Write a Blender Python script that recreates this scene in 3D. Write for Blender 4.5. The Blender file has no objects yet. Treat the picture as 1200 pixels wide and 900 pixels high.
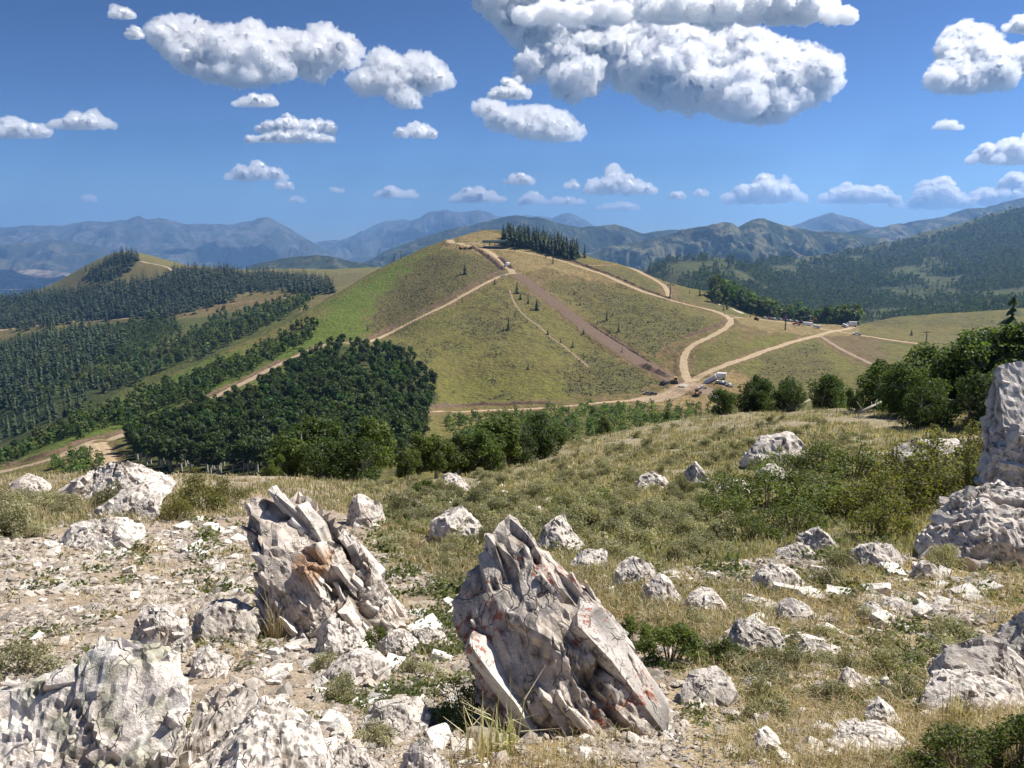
import bpy, bmesh, math, random
import numpy as np
from mathutils import Vector, Matrix
R = math.radians
random.seed(7)
RNG = np.random.default_rng(11)
SC = bpy.context.scene
COL = SC.collection

# ------------------------------------------------------------------ camera maths
F, HY = 900.0, 282.0                    # focal length in photo pixels, true horizon row
TH = math.atan((450 - HY) / F)
CT, ST = math.cos(TH), math.sin(TH)
def ae(px, py):
    """photo pixel -> (x/y, z/y) of the world ray through it (camera at the origin, +Y ahead)"""
    u = (np.asarray(px, float) - 600) / F
    v = (450 - np.asarray(py, float)) / F
    yy = CT + v * ST
    return u / yy, (-ST + v * CT) / yy
def pix(a, e):
    """inverse of ae"""
    den = CT - e * ST
    v = (e * CT + ST) / den
    return 600 + F * a * (CT + v * ST), 450 - F * v

# ------------------------------------------------------------------ noise
_p = np.random.default_rng(3).permutation(256)
_P = np.concatenate([_p, _p, _p])
_ang = np.random.default_rng(4).uniform(0, 2*math.pi, 256)
_G2 = np.stack([np.cos(_ang), np.sin(_ang)], 1)
_g = np.random.default_rng(5).normal(size=(256, 3)); _G3 = _g / np.linalg.norm(_g, axis=1)[:, None]
def n2(x, y):
    xi = np.floor(x).astype(int); yi = np.floor(y).astype(int)
    xf = x - xi; yf = y - yi; xi &= 255; yi &= 255
    u = xf*xf*xf*(xf*(xf*6-15)+10); v = yf*yf*yf*(yf*(yf*6-15)+10)
    def g(i, j):
        h = _P[_P[(xi+i) & 255] + ((yi+j) & 255)]
        return _G2[h, 0]*(xf-i) + _G2[h, 1]*(yf-j)
    return 1.5*((g(0,0)*(1-u)+g(1,0)*u)*(1-v) + (g(0,1)*(1-u)+g(1,1)*u)*v)
def n3(x, y, z):
    xi = np.floor(x).astype(int); yi = np.floor(y).astype(int); zi = np.floor(z).astype(int)
    xf = x-xi; yf = y-yi; zf = z-zi
    u, v, w = [t*t*t*(t*(t*6-15)+10) for t in (xf, yf, zf)]
    def g(i, j, k):
        h = _P[_P[_P[(xi+i) & 255] + ((yi+j) & 255)] + ((zi+k) & 255)]
        return _G3[h,0]*(xf-i) + _G3[h,1]*(yf-j) + _G3[h,2]*(zf-k)
    a = (g(0,0,0)*(1-u)+g(1,0,0)*u)*(1-v) + (g(0,1,0)*(1-u)+g(1,1,0)*u)*v
    b = (g(0,0,1)*(1-u)+g(1,0,1)*u)*(1-v) + (g(0,1,1)*(1-u)+g(1,1,1)*u)*v
    return 1.5*(a*(1-w)+b*w)
def fbm2(x, y, o=4, gain=.5):
    s = 0; a = 1
    for i in range(o):
        s = s + a*n2(x*2**i + 17.3*i, y*2**i - 9.1*i); a *= gain
    return s
def ridged2(x, y, o=4):
    s = 0; a = 1
    for i in range(o):
        s = s + a*(1-2*np.abs(n2(x*2**i + 7.7*i, y*2**i + 3.3*i))); a *= .5
    return s
def fbm3(p, o=4, gain=.5):
    s = 0; a = 1
    for i in range(o):
        f = 2.0**i
        s = s + a*n3(p[:,0]*f + 5.1*i, p[:,1]*f - 3.7*i, p[:,2]*f + 8.9*i); a *= gain
    return s
def sstep(x, a, b):
    t = np.clip((x-a)/(b-a), 0, 1); return t*t*(3-2*t)

# ------------------------------------------------------------------ mesh + object helpers
def np_mesh(name, V, Fq, mat=None, col=None, smooth=True, extra=None):
    """V (n,3); Fq (m,k) int array or list of such arrays; col (n,3|4)"""
    me = bpy.data.meshes.new(name)
    Fs = Fq if isinstance(Fq, list) else [Fq]
    Fs = [np.asarray(f, np.int32) for f in Fs if len(f)]
    me.vertices.add(len(V)); me.vertices.foreach_set('co', np.asarray(V, np.float32).ravel())
    nl = sum(f.size for f in Fs); npoly = sum(len(f) for f in Fs)
    me.loops.add(nl); me.polygons.add(npoly)
    me.loops.foreach_set('vertex_index', np.concatenate([f.ravel() for f in Fs]))
    st = []; o = 0
    for f in Fs:
        st.append(o + np.arange(len(f), dtype=np.int32)*f.shape[1]); o += f.size
    me.polygons.foreach_set('loop_start', np.concatenate(st))
    me.polygons.foreach_set('use_smooth', np.full(npoly, smooth, bool))
    me.update(calc_edges=True)
    if col is not None:
        c = np.ones((len(V), 4), np.float32); c[:, :col.shape[1]] = col
        me.color_attributes.new('col', 'FLOAT_COLOR', 'POINT').data.foreach_set('color', c.ravel())
    if extra:
        for k, arr in extra.items():
            me.attributes.new(k, 'FLOAT', 'POINT').data.foreach_set('value', np.asarray(arr, np.float32))
    if mat: me.materials.append(mat)
    return me
def put(name, me, parent=None, loc=None):
    o = bpy.data.objects.new(name, me); COL.objects.link(o)
    if parent: o.parent = parent
    if loc is not None: o.location = loc
    return o
def tag(o, label=None, cat=None, group=None, kind=None):
    if label: o['label'] = label
    if cat: o['category'] = cat
    if group: o['group'] = group
    if kind: o['kind'] = kind
    return o
def thing(name, label, cat, loc=(0,0,0), rz=0, group=None, scale=None):
    o = bpy.data.objects.new(name, None); COL.objects.link(o)
    o.location = loc; o.rotation_euler = (0, 0, rz)
    if scale is not None: o.scale = scale if hasattr(scale, '__len__') else (scale,)*3
    return tag(o, label, cat, group)
def dup(root, loc, rz=0, scale=None, label=None, group=None):
    r = root.copy(); COL.objects.link(r); r.location = loc; r.rotation_euler = (r.rotation_euler[0], r.rotation_euler[1], rz)
    if scale is not None: r.scale = scale if hasattr(scale, '__len__') else (scale,)*3
    if label: r['label'] = label
    if group: r['group'] = group
    for ch in list(root.children):
        c = ch.copy(); COL.objects.link(c); c.parent = r
        for g in ch.children:
            d = g.copy(); COL.objects.link(d); d.parent = c
    return r
class MB:
    """collects boxes, tubes and prisms, builds ONE mesh"""
    def __init__(s): s.bm = bmesh.new()
    def box(s, c, d, rot=None, taper=1.0, bev=0.0):
        r = bmesh.ops.create_cube(s.bm, size=1.0); vs = r['verts']
        for v in vs:
            k = taper if v.co.z > 0 else 1
            v.co = Vector((v.co.x*d[0]*k, v.co.y*d[1]*k, v.co.z*d[2]))
        if bev: 
            es = list({e for v in vs for e in v.link_edges})
            rr = bmesh.ops.bevel(s.bm, geom=es, offset=bev, segments=1, affect='EDGES'); vs = list({v for f in rr['faces'] for v in f.verts} | {v for v in vs if v.is_valid})
        for v in vs:
            if rot: v.co = rot @ v.co
            v.co += Vector(c)
        return s
    def tube(s, p, q, r0, r1=None, n=8):
        r1 = r0 if r1 is None else r1
        p, q = Vector(p), Vector(q); d = (q-p); L = d.length
        if L < 1e-6: return s
        m = d.to_track_quat('Z', 'Y').to_matrix()
        r = bmesh.ops.create_cone(s.bm, cap_ends=True, segments=n, radius1=r0, radius2=r1, depth=L)
        for v in r['verts']: v.co = m @ v.co + (p+q)/2
        return s
    def prism(s, pts, x0, x1):
        """profile in (y,z) extruded along x"""
        a = [s.bm.verts.new((x0, y, z)) for y, z in pts]; b = [s.bm.verts.new((x1, y, z)) for y, z in pts]
        s.bm.faces.new(a[::-1]); s.bm.faces.new(b); n = len(pts)
        for i in range(n): s.bm.faces.new((a[i], a[(i+1) % n], b[(i+1) % n], b[i]))
        return s
    def build(s, name, mat, parent=None, smooth=False):
        bmesh.ops.recalc_face_normals(s.bm, faces=s.bm.faces)
        me = bpy.data.meshes.new(name); s.bm.to_mesh(me); s.bm.free()
        me.materials.append(mat)
        if smooth: me.shade_smooth()
        return put(name, me, parent)

_ico = {}
def ico(n):
    if n not in _ico:
        bm = bmesh.new(); bmesh.ops.create_icosphere(bm, subdivisions=n, radius=1)
        V = np.array([v.co[:] for v in bm.verts]); Fc = np.array([[v.index for v in f.verts] for f in bm.faces]); bm.free(); _ico[n] = (V, Fc)
    return _ico[n]
# ------------------------------------------------------------------ materials
def new_mat(name):
    m = bpy.data.materials.new(name); m.use_nodes = True
    return m, m.node_tree, m.node_tree.nodes['Principled BSDF']
def simple(name, col, rough=.6, metal=0, var=.15, vscale=8.0):
    m, nt, b = new_mat(name); N, L = nt.nodes, nt.links
    b.inputs['Roughness'].default_value = rough; b.inputs['Metallic'].default_value = metal
    tc = N.new('ShaderNodeTexCoord'); nz = N.new('ShaderNodeTexNoise'); nz.inputs['Scale'].default_value = vscale
    nz.inputs['Detail'].default_value = 4
    L.new(tc.outputs['Object'], nz.inputs['Vector'])
    mr = N.new('ShaderNodeMapRange'); mr.inputs[1].default_value = .3; mr.inputs[2].default_value = .7
    mr.inputs[3].default_value = 1-var; mr.inputs[4].default_value = 1+var
    L.new(nz.outputs['Fac'], mr.inputs[0])
    mx = N.new('ShaderNodeVectorMath'); mx.operation = 'SCALE'; mx.inputs[0].default_value = col
    L.new(mr.outputs[0], mx.inputs['Scale']); L.new(mx.outputs[0], b.inputs['Base Color'])
    return m
def attr_mat(name, rough=.9, noise=(), bump=None, spec=.2):
    """colour from the 'col' attribute times world-position noise layers (scale, lo, hi); bump (scale, distance)"""
    m, nt, b = new_mat(name); N, L = nt.nodes, nt.links
    b.inputs['Roughness'].default_value = rough; b.inputs['Specular IOR Level'].default_value = spec
    at = N.new('ShaderNodeAttribute'); at.attribute_name = 'col'
    geo = N.new('ShaderNodeNewGeometry')
    cur = at.outputs['Color']
    for sc, lo, hi in noise:
        nz = N.new('ShaderNodeTexNoise'); nz.inputs['Scale'].default_value = sc; nz.inputs['Detail'].default_value = 5
        nz.inputs['Roughness'].default_value = .65
        L.new(geo.outputs['Position'], nz.inputs['Vector'])
        mr = N.new('ShaderNodeMapRange'); mr.inputs[1].default_value = .32; mr.inputs[2].default_value = .68
        mr.inputs[3].default_value = lo; mr.inputs[4].default_value = hi
        L.new(nz.outputs['Fac'], mr.inputs[0])
        sc_ = N.new('ShaderNodeVectorMath'); sc_.operation = 'SCALE'
        L.new(cur, sc_.inputs[0]); L.new(mr.outputs[0], sc_.inputs['Scale']); cur = sc_.outputs[0]
    L.new(cur, b.inputs['Base Color'])
    if bump:
        nz = N.new('ShaderNodeTexNoise'); nz.inputs['Scale'].default_value = bump[0]; nz.inputs['Detail'].default_value = 6
        L.new(geo.outputs['Position'], nz.inputs['Vector'])
        bp = N.new('ShaderNodeBump'); bp.inputs['Distance'].default_value = bump[1]; bp.inputs['Strength'].default_value = 1
        L.new(nz.outputs['Fac'], bp.inputs['Height']); L.new(bp.outputs[0], b.inputs['Normal'])
    return m
def leaf_mat(name, trans=.35, tint=(1,1,1), rough=.55):
    """leaf colour from the 'col' attribute; light passes through the blades"""
    m = bpy.data.materials.new(name); m.use_nodes = True; nt = m.node_tree; N, L = nt.nodes, nt.links
    b = N['Principled BSDF']; out = N['Material Output']
    b.inputs['Roughness'].default_value = rough; b.inputs['Specular IOR Level'].default_value = .3
    at = N.new('ShaderNodeAttribute'); at.attribute_name = 'col'
    oi = N.new('ShaderNodeObjectInfo')
    mr = N.new('ShaderNodeMapRange'); mr.inputs[3].default_value = .75; mr.inputs[4].default_value = 1.25
    L.new(oi.outputs['Random'], mr.inputs[0])
    sv = N.new('ShaderNodeVectorMath'); sv.operation = 'SCALE'; L.new(at.outputs['Color'], sv.inputs[0]); L.new(mr.outputs[0], sv.inputs['Scale'])
    L.new(sv.outputs[0], b.inputs['Base Color'])
    t = N.new('ShaderNodeBsdfTranslucent')
    tv = N.new('ShaderNodeVectorMath'); tv.operation = 'MULTIPLY'; tv.inputs[1].default_value = (1.5*tint[0], 1.6*tint[1], .7*tint[2])
    L.new(sv.outputs[0], tv.inputs[0]); L.new(tv.outputs[0], t.inputs['Color'])
    mx = N.new('ShaderNodeMixShader'); mx.inputs[0].default_value = trans
    L.new(b.outputs[0], mx.inputs[1]); L.new(t.outputs[0], mx.inputs[2]); L.new(mx.outputs[0], out.inputs['Surface'])
    return m

# ------------------------------------------------------------------ camera, sun, sky
cam = bpy.data.cameras.new('camera'); co = bpy.data.objects.new('camera', cam); COL.objects.link(co)
cam.sensor_width = 36; cam.lens = 36*F/1200; cam.clip_start = .05; cam.clip_end = 200000
co.rotation_euler = (math.pi/2 - TH, 0, 0); SC.camera = co
SUN_EL, SUN_AZ = R(52), R(64)           # azimuth: right of the view direction
sl = bpy.data.lights.new('sun', 'SUN'); sl.energy = 5.0; sl.angle = R(.53); sl.color = (1, .95, .87)
so = bpy.data.objects.new('sun', sl); COL.objects.link(so)
to_sun = Vector((math.sin(SUN_AZ)*math.cos(SUN_EL), math.cos(SUN_AZ)*math.cos(SUN_EL), math.sin(SUN_EL)))
so.rotation_euler = to_sun.to_track_quat('Z', 'Y').to_euler()
w = bpy.data.worlds.new('World'); SC.world = w; w.use_nodes = True
bg = w.node_tree.nodes['Background']; sky = w.node_tree.nodes.new('ShaderNodeTexSky')
sky.sky_type = 'NISHITA'; sky.sun_disc = False; sky.sun_elevation = SUN_EL; sky.sun_rotation = SUN_AZ
sky.altitude = 2700; sky.air_density = 1.0; sky.dust_density = 0.6; sky.ozone_density = 4.0
_gm = w.node_tree.nodes.new('ShaderNodeGamma'); _gm.inputs['Gamma'].default_value = 1.70      # deep mountain blue
_sv = w.node_tree.nodes.new('ShaderNodeVectorMath'); _sv.operation = 'SCALE'; _sv.inputs['Scale'].default_value = .162
w.node_tree.links.new(sky.outputs[0], _gm.inputs[0]); w.node_tree.links.new(_gm.outputs[0], _sv.inputs[0]); w.node_tree.links.new(_sv.outputs[0], bg.inputs[0]); bg.inputs[1].default_value = .1
vs = SC.view_settings; vs.view_transform = 'Standard'; vs.look = 'None'; vs.gamma = 1; vs.exposure = 0.6; vs.use_curve_mapping = False
cy = SC.cycles; cy.use_denoising = True
try: cy.denoiser = 'OPENIMAGEDENOISE'
except Exception: pass
cy.max_bounces = 26; cy.diffuse_bounces = 4; cy.glossy_bounces = 1; cy.transmission_bounces = 3; cy.volume_bounces = 24; cy.transparent_max_bounces = 8
cy.use_adaptive_sampling = True; cy.adaptive_threshold = .02
cy.caustics_reflective = False; cy.caustics_refractive = False
cy.sample_clamp_indirect = 8
# ------------------------------------------------------------------ smooth surfaces through surveyed points
def tps_fit(P, val, lam=1e-5):
    n = len(P); d = np.linalg.norm(P[:, None]-P[None], axis=2)
    K = d*d*np.log(d+1e-9) + lam*np.eye(n)
    A = np.zeros((n+3, n+3)); A[:n, :n] = K; A[:n, n] = 1; A[:n, n+1:] = P; A[n, :n] = 1; A[n+1:, :n] = P.T
    b = np.zeros(n+3); b[:n] = val
    return P, np.linalg.solve(A, b)
def tps_eval(fit, Q):
    P, wv = fit; n = len(P); out = np.empty(len(Q))
    for i in range(0, len(Q), 20000):
        q = Q[i:i+20000]
        d2 = (q[:, 0:1]-P[None, :, 0])**2 + (q[:, 1:2]-P[None, :, 1])**2
        out[i:i+20000] = (.5*d2*np.log(d2+1e-18)) @ wv[:n] + wv[n] + q @ wv[n+1:]
    return out
class Sheet:
    """a height field over (a = x/y, s = ln y); e = z/y. One connected sheet of ground in world space."""
    def __init__(s, pts, a0, a1, na, y0, y1, ny, k):
        s.a = np.linspace(a0, a1, na); s.s = np.linspace(math.log(y0), math.log(y1), ny); s.k = k
        pts = np.array(pts, float); A, E = ae(pts[:, 0], pts[:, 1])
        fit = tps_fit(np.stack([A, k*np.log(pts[:, 2])], 1), E)
        # evaluate coarse, refine bicubically by evaluating on a half grid then linear blend
        AA, SS = np.meshgrid(s.a, s.s)
        s.E = tps_eval(fit, np.stack([AA.ravel(), k*SS.ravel()], 1)).reshape(AA.shape)
        s.AA, s.SS = AA, SS; s.Y = np.exp(SS); s.X = AA*s.Y; s.Z = s.E*s.Y
    def add(s, dz):
        s.Z = s.Z + dz; s.E = s.Z/s.Y
    def _idx(s, a, sy):
        fa = np.clip((a-s.a[0])/(s.a[1]-s.a[0]), 0, len(s.a)-1.001); fs = np.clip((sy-s.s[0])/(s.s[1]-s.s[0]), 0, len(s.s)-1.001)
        ia = fa.astype(int); i_s = fs.astype(int); return ia, i_s, fa-ia, fs-i_s
    def z(s, x, y):
        x = np.asarray(x, float); y = np.asarray(y, float)
        ia, js, u, v = s._idx(x/y, np.log(y)); Z = s.Z
        return (Z[js, ia]*(1-u)+Z[js, ia+1]*u)*(1-v) + (Z[js+1, ia]*(1-u)+Z[js+1, ia+1]*u)*v
    def hit(s, px, py, ymin=None):
        """world point where the ray through a photo pixel first meets the sheet"""
        a, e = ae(px, py); a = np.atleast_1d(a).astype(float); e = np.atleast_1d(e).astype(float)
        fa = np.clip((a-s.a[0])/(s.a[1]-s.a[0]), 0, len(s.a)-1.001); ia = fa.astype(int); u = fa-ia
        out = np.full((len(a), 3), np.nan)
        j0 = 0 if ymin is None else int(np.searchsorted(s.s, math.log(ymin)))
        for c in range(0, len(a), 4000):
            sl_ = slice(c, c+4000)
            cole = s.E[:, ia[sl_]]*(1-u[sl_]) + s.E[:, ia[sl_]+1]*u[sl_]
            ok = (cole >= e[sl_][None]); ok[:j0] = False
            j = ok.argmax(0); any_ = ok.any(0)
            jm = np.maximum(j-1, 0); ii = np.arange(len(j))
            e0 = cole[jm, ii]; e1 = cole[j, ii]; t = np.where(j > j0, np.clip((e[sl_]-e0)/np.where(np.abs(e1-e0) < 1e-9, 1, e1-e0), 0, 1), 0)
            y = np.exp(s.s[jm]*(1-t) + s.s[j]*t)
            r = np.stack([a[sl_]*y, y, e[sl_]*y], 1); r[~any_] = np.nan
            out[sl_] = r
        return out
    def mesh(s, name, mat, col):
        V = np.stack([s.X.ravel(), s.Y.ravel(), s.Z.ravel()], 1)
        ny, na = s.X.shape; I = np.arange(ny*na).reshape(ny, na)
        Q = np.stack([I[:-1, :-1].ravel(), I[:-1, 1:].ravel(), I[1:, 1:].ravel(), I[1:, :-1].ravel()], 1)
        return np_mesh(name, V, Q, mat, col)

# foreground slope: (photo x, photo y, metres ahead)
FG = []
for x, dy in ((-150, 8), (100, 0), (350, -4)):
    cr = {-150: 572, 100: 556, 350: 560}[x]; yc = {-150: 19, 100: 21, 350: 27}[x]
    FG += [(x, 1150, 1.45), (x, 1000, 1.85), (x, 900, 2.3), (x, 800, 3.5), (x, 700, 5.8), (x, 640, 9), (x, 595, 14.5), (x, cr, yc), (x, cr+22, yc*1.35), (x, cr+70, yc*2), (x, cr+120, yc*3), (x, cr+150, yc*4.5)]
for x, cr, yc in ((470, 565, 29), (560, 556, 34), (640, 530, 42), (760, 499, 50), (870, 485, 50)):
    FG += [(x, 1150, 1.45), (x, 1000, 1.85), (x, 900, 2.3), (x, 830, 3.1), (x, 750, 4.6), (x, 700, 6.2), (x, 650, 9), (x, 605, 14.3), (x, 580, 20), (x, cr+10, yc*.84), (x, cr, yc), (x, cr+22, yc*1.3), (x, cr+80, yc*1.9), (x, cr+140, yc*2.8)]
for x, cr, yc in ((1000, 478, 46), (1150, 474, 44), (1350, 470, 42)):
    FG += [(x, 1150, 1.45), (x, 1000, 1.85), (x, 900, 2.3), (x, 800, 3.6), (x, 700, 6.0), (x, 640, 9), (x, 580, 16), (x, 540, 24), (x, 505, 35), (x, cr, yc), (x, cr+22, yc*1.3), (x, cr+90, yc*1.9), (x, cr+150, yc*2.8)]
fg = Sheet(FG, -1.7, 1.7, 900, .75, 120, 760, .55)
dist = fg.Y
fg.add(fbm2(fg.X*.12, fg.Y*.12, 4)*.10*np.minimum(dist/6, 2.2) + fbm2(fg.X*.9+4, fg.Y*.9, 4)*.035*np.minimum(dist/4, 1.6) + fbm2(fg.X*5+4, fg.Y*5, 3)*.012)

# middle distance: the hill opposite, its saddle, the left spurs, the right valley
MD = []
def colpts(x, *L):
    for p, y in L: MD.append((x, p, y))
FL = [(70, 640), (100, 600)]
def low(x, p100=600):
    MD.append((x, p100+45, 70)); MD.append((x, p100+10, 100)); MD.append((x, p100-25, 150))
low(-160, 680); low(0, 668); low(60, 655); low(150, 640); low(250, 628); low(350, 615); low(430, 608); low(500, 600); low(600, 590); low(700, 575); low(800, 560); low(900, 555); low(1050, 550); low(1200, 545); low(1350, 545)
colpts(-160, (640,190),(575,320),(560,400),(545,520),(570,600),(515,750),(460,950),(425,1150),(396,1300),(405,1420),(375,1700),(362,1900),(420,2500),(420,4000),(400,6500))
colpts(0, (612,190),(550,320),(540,400),(522,520),(546,600),(490,750),(440,950),(410,1150),(388,1300),(397,1420),(365,1700),(350,1900),(400,2500),(410,4000),(400,6500))
colpts(60, (600,200),(535,330),(515,400),(495,520),(521,600),(470,750),(430,900),(400,1100),(379,1300),(390,1450),(358,1700),(340,1850),(400,2500),(400,4500))
colpts(100, (595,200),(522,340),(505,400),(481,540),(503,620),(452,800),(420,950),(395,1120),(377,1280),(391,1420),(350,1680),(320,1850),(350,2500),(400,4500))
colpts(150, (588,190),(530,300),(506,380),(482,470),(462,570),(480,650),(432,850),(402,1000),(376,1260),(390,1400),(360,1580),(325,1780),(297,1900),(335,2500),(390,4500))
colpts(200, (575,200),(495,380),(465,480),(440,610),(459,690),(415,880),(388,1050),(369,1250),(385,1380),(352,1560),(325,1720),(309,1880),(325,2300))
colpts(250, (562,230),(500,330),(470,430),(442,540),(415,660),(432,740),(400,900),(378,1080),(360,1250),(354,1330),(362,1440),(335,1620),(317,1780),(320,2100),(350,2700))
colpts(300, (545,250),(480,380),(445,480),(418,580),(391,710),(407,800),(382,950),(362,1120),(352,1250),(343,1330),(352,1450),(326,1750),(317,2100),(345,2700))
colpts(350, (535,250),(475,380),(424,520),(395,640),(368,760),(385,850),(360,1050),(348,1220),(337,1330),(347,1450),(327,1800),(317,2150),(345,2700))
colpts(390, (530,250),(470,370),(410,560),(380,670),(346,810),(362,920),(348,1150),(335,1500),(318,2150),(345,2700))
colpts(430, (520,270),(470,380),(402,600),(362,720),(322,860),(345,1050),(330,1500),(316,2150),(345,2700))
colpts(465, (515,290),(460,420),(390,640),(350,750),(305,880),(330,1100),(326,1600),(318,2200))
colpts(500, (505,330),(462,450),(420,530),(380,630),(340,740),(310,830),(290,905),(330,1150),(330,1900))
colpts(540, (500,360),(477,440),(440,510),(400,580),(360,670),(320,770),(295,840),(277,925),(330,1150),(360,1900))
colpts(570, (500,370),(480,436),(440,505),(400,575),(350,685),(310,800),(286,880),(270,940),(335,1200),(380,1900))
colpts(600, (500,375),(480,436),(440,500),(400,570),(360,660),(322,760),(300,830),(285,885),(273,940),(335,1200),(400,1900))
colpts(640, (500,370),(478,436),(440,500),(400,575),(350,690),(312,800),(297,850),(284,905),(335,1200),(400,1900))
colpts(680, (500,350),(475,436),(440,505),(400,590),(350,710),(318,795),(300,855),(298,880),(345,1150),(400,1900))
colpts(720, (495,350),(470,440),(430,520),(390,605),(350,705),(322,790),(309,840),(355,1080),(400,1900))
colpts(760, (492,370),(466,455),(425,530),(385,615),(350,705),(331,775),(322,830),(365,1050),(360,1600),(330,2100),(316,2400),(345,3000))
colpts(800, (488,375),(455,470),(432,510),(400,570),(375,640),(353,715),(338,800),(370,1000),(352,1400),(328,1900),(308,2350),(335,3000))
colpts(850, (470,420),(432,500),(400,565),(374,640),(362,710),(347,830),(372,1050),(352,1500),(325,2050),(306,2500),(330,3300))
colpts(900, (478,405),(440,485),(410,555),(381,645),(373,700),(376,760),(392,930),(372,1450),(345,2000),(322,2600),(309,3100),(325,3800))
colpts(960, (460,440),(430,500),(392,635),(379,700),(384,760),(395,900),(372,1550),(345,2150),(320,2900),(303,3500),(325,4500))
colpts(1050, (450,430),(408,590),(390,690),(372,810),(386,960),(368,1500),(347,2000),(338,2250),(318,2800),(300,3400),(283,3950),(320,5200))
colpts(1130, (455,420),(402,630),(384,730),(366,830),(382,980),(362,1450),(336,2100),(312,2800),(285,3500),(263,4050),(310,5300))
colpts(1200, (460,420),(400,640),(380,740),(361,840),(378,1000),(352,1450),(325,2100),(292,2900),(262,3600),(243,4100),(300,5300))
colpts(1350, (460,420),(400,640),(355,840),(372,1000),(340,1450),(310,2100),(265,2900),(230,3600),(205,4100),(280,5300))
md = Sheet(MD, -.82, .82, 900, 62, 6500, 900, .6)
X, Y = md.X, md.Y
near_w = sstep(Y, 62, 300)
md.add(near_w*(fbm2(X/60, Y/60, 4)*1.2 + fbm2(X/14, Y/14, 3)*.35)
       + sstep(Y, 1100, 1900)*ridged2(X/420, Y/420, 5)*14*sstep(Y, 1300, 3000)
       - sstep(Y, 1100, 1800)*6)
# ------------------------------------------------------------------ roads and bare soil on the hill (photo pixels -> ground points)
def inpoly(px, py, poly):
    poly = np.asarray(poly, float); c = np.zeros(px.shape, bool); j = len(poly)-1
    for i in range(len(poly)):
        xi, yi = poly[i]; xj, yj = poly[j]
        c ^= ((yi > py) != (yj > py)) & (px < (xj-xi)*(py-yi)/(yj-yi+1e-12)+xi); j = i
    return c
def smooth_line(pts, step):
    P = np.asarray(pts, float)
    for _ in range(3):                               # Chaikin
        Q = [P[0]]
        for a, b in zip(P[:-1], P[1:]): Q += [.75*a+.25*b, .25*a+.75*b]
        P = np.array(Q+[P[-1]])
    d = np.concatenate([[0], np.cumsum(np.linalg.norm(np.diff(P[:, :2], axis=0), axis=1))])
    t = np.arange(0, d[-1], step)
    return np.stack([np.interp(t, d, P[:, k]) for k in range(P.shape[1])], 1)
TAN, BROWN = (.44, .33, .205), (.17, .115, .08)
#  name, label words kept out: structure.  pts, width m, verge m (bare soil beside it), colour, ymin
ROADS = [
 ([(425,403),(447,394),(470,383),(495,371),(520,359),(545,345),(570,332),(588,323),(602,320)], 5.5, 6, TAN),
 ([(602,320),(596,313),(588,306),(579,299),(570,293),(560,290),(545,288),(535,285)], 7, 4, TAN),
 ([(530,286),(526,281),(531,277),(543,274),(556,271)], 8, 9, TAN),
 ([(604,321),(618,330),(640,348),(665,367),(690,385),(715,402),(740,418),(765,432),(788,444),(800,450)], 14, 6, BROWN),
 ([(560,290),(590,292),(615,296),(640,301),(665,308),(690,316),(715,325),(740,336),(760,344),(780,350),(805,357),(830,362),(850,369),(858,376),(852,384),(836,393),(818,401),(806,409),(801,420),(801,432),(806,444)], 5.5, 6, TAN),
 ([(804,446),(818,441),(835,434),(855,426),(880,418),(910,407),(940,398),(965,391),(985,387),(1000,383)], 6.5, 3, TAN),
 ([(495,483),(530,482),(560,481),(600,480),(640,478),(680,475),(720,471),(750,468),(775,464),(795,455),(806,445)], 4.2, 5, TAN),
 ([(857,373),(880,373),(905,376),(930,380),(955,384),(980,388),(1010,393),(1040,398),(1082,403)], 6, 6, TAN),
 ([(958,392),(968,398),(980,406),(993,413),(1008,420),(1022,427)], 3.5, 9, (.33,.24,.17)),
 ([(690,311),(712,311),(736,313),(755,322),(770,329),(780,336),(784,348)], 5, 5, TAN),
 ([(831,352),(843,357),(858,362),(872,368)], 4, 1, (.55,.48,.38)),
 ([(597,340),(602,355),(613,369),(628,380),(648,397),(668,411),(690,431)], 1.6, 1, (.30,.24,.15)),
 ([(0,554),(25,548),(55,539),(80,530),(100,521),(112,517),(126,516),(150,508),(180,497),(212,483),(240,471),(270,456),(300,441),(330,426),(360,411),(390,400),(425,403)], 5.0, 5, (.36,.27,.18)),
 ([(112,519),(117,528),(122,540),(126,552)], 9, 3, TAN),
 ([(-60,392),(0,387),(30,383),(60,379),(100,377),(140,374),(175,370),(205,365),(240,360),(280,355),(318,350),(338,349)], 7, 14, (.50,.38,.25)),
 ([(748,470),(770,467),(790,461),(806,452),(814,446)], 17, 6, (.36,.265,.175)),
 ([(806,452),(822,455),(840,462),(856,468)], 16, 6, (.25,.18,.125)),
 ([(527,285),(545,284),(565,287),(590,289)], 9, 7, (.34,.255,.17)),
 ([(163,306),(180,309),(195,312),(208,321)], 6, 3, (.42,.34,.22)),
]
road_w = []
soil = np.zeros(md.Z.shape); 
VX, VY = md.X, md.Y
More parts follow.
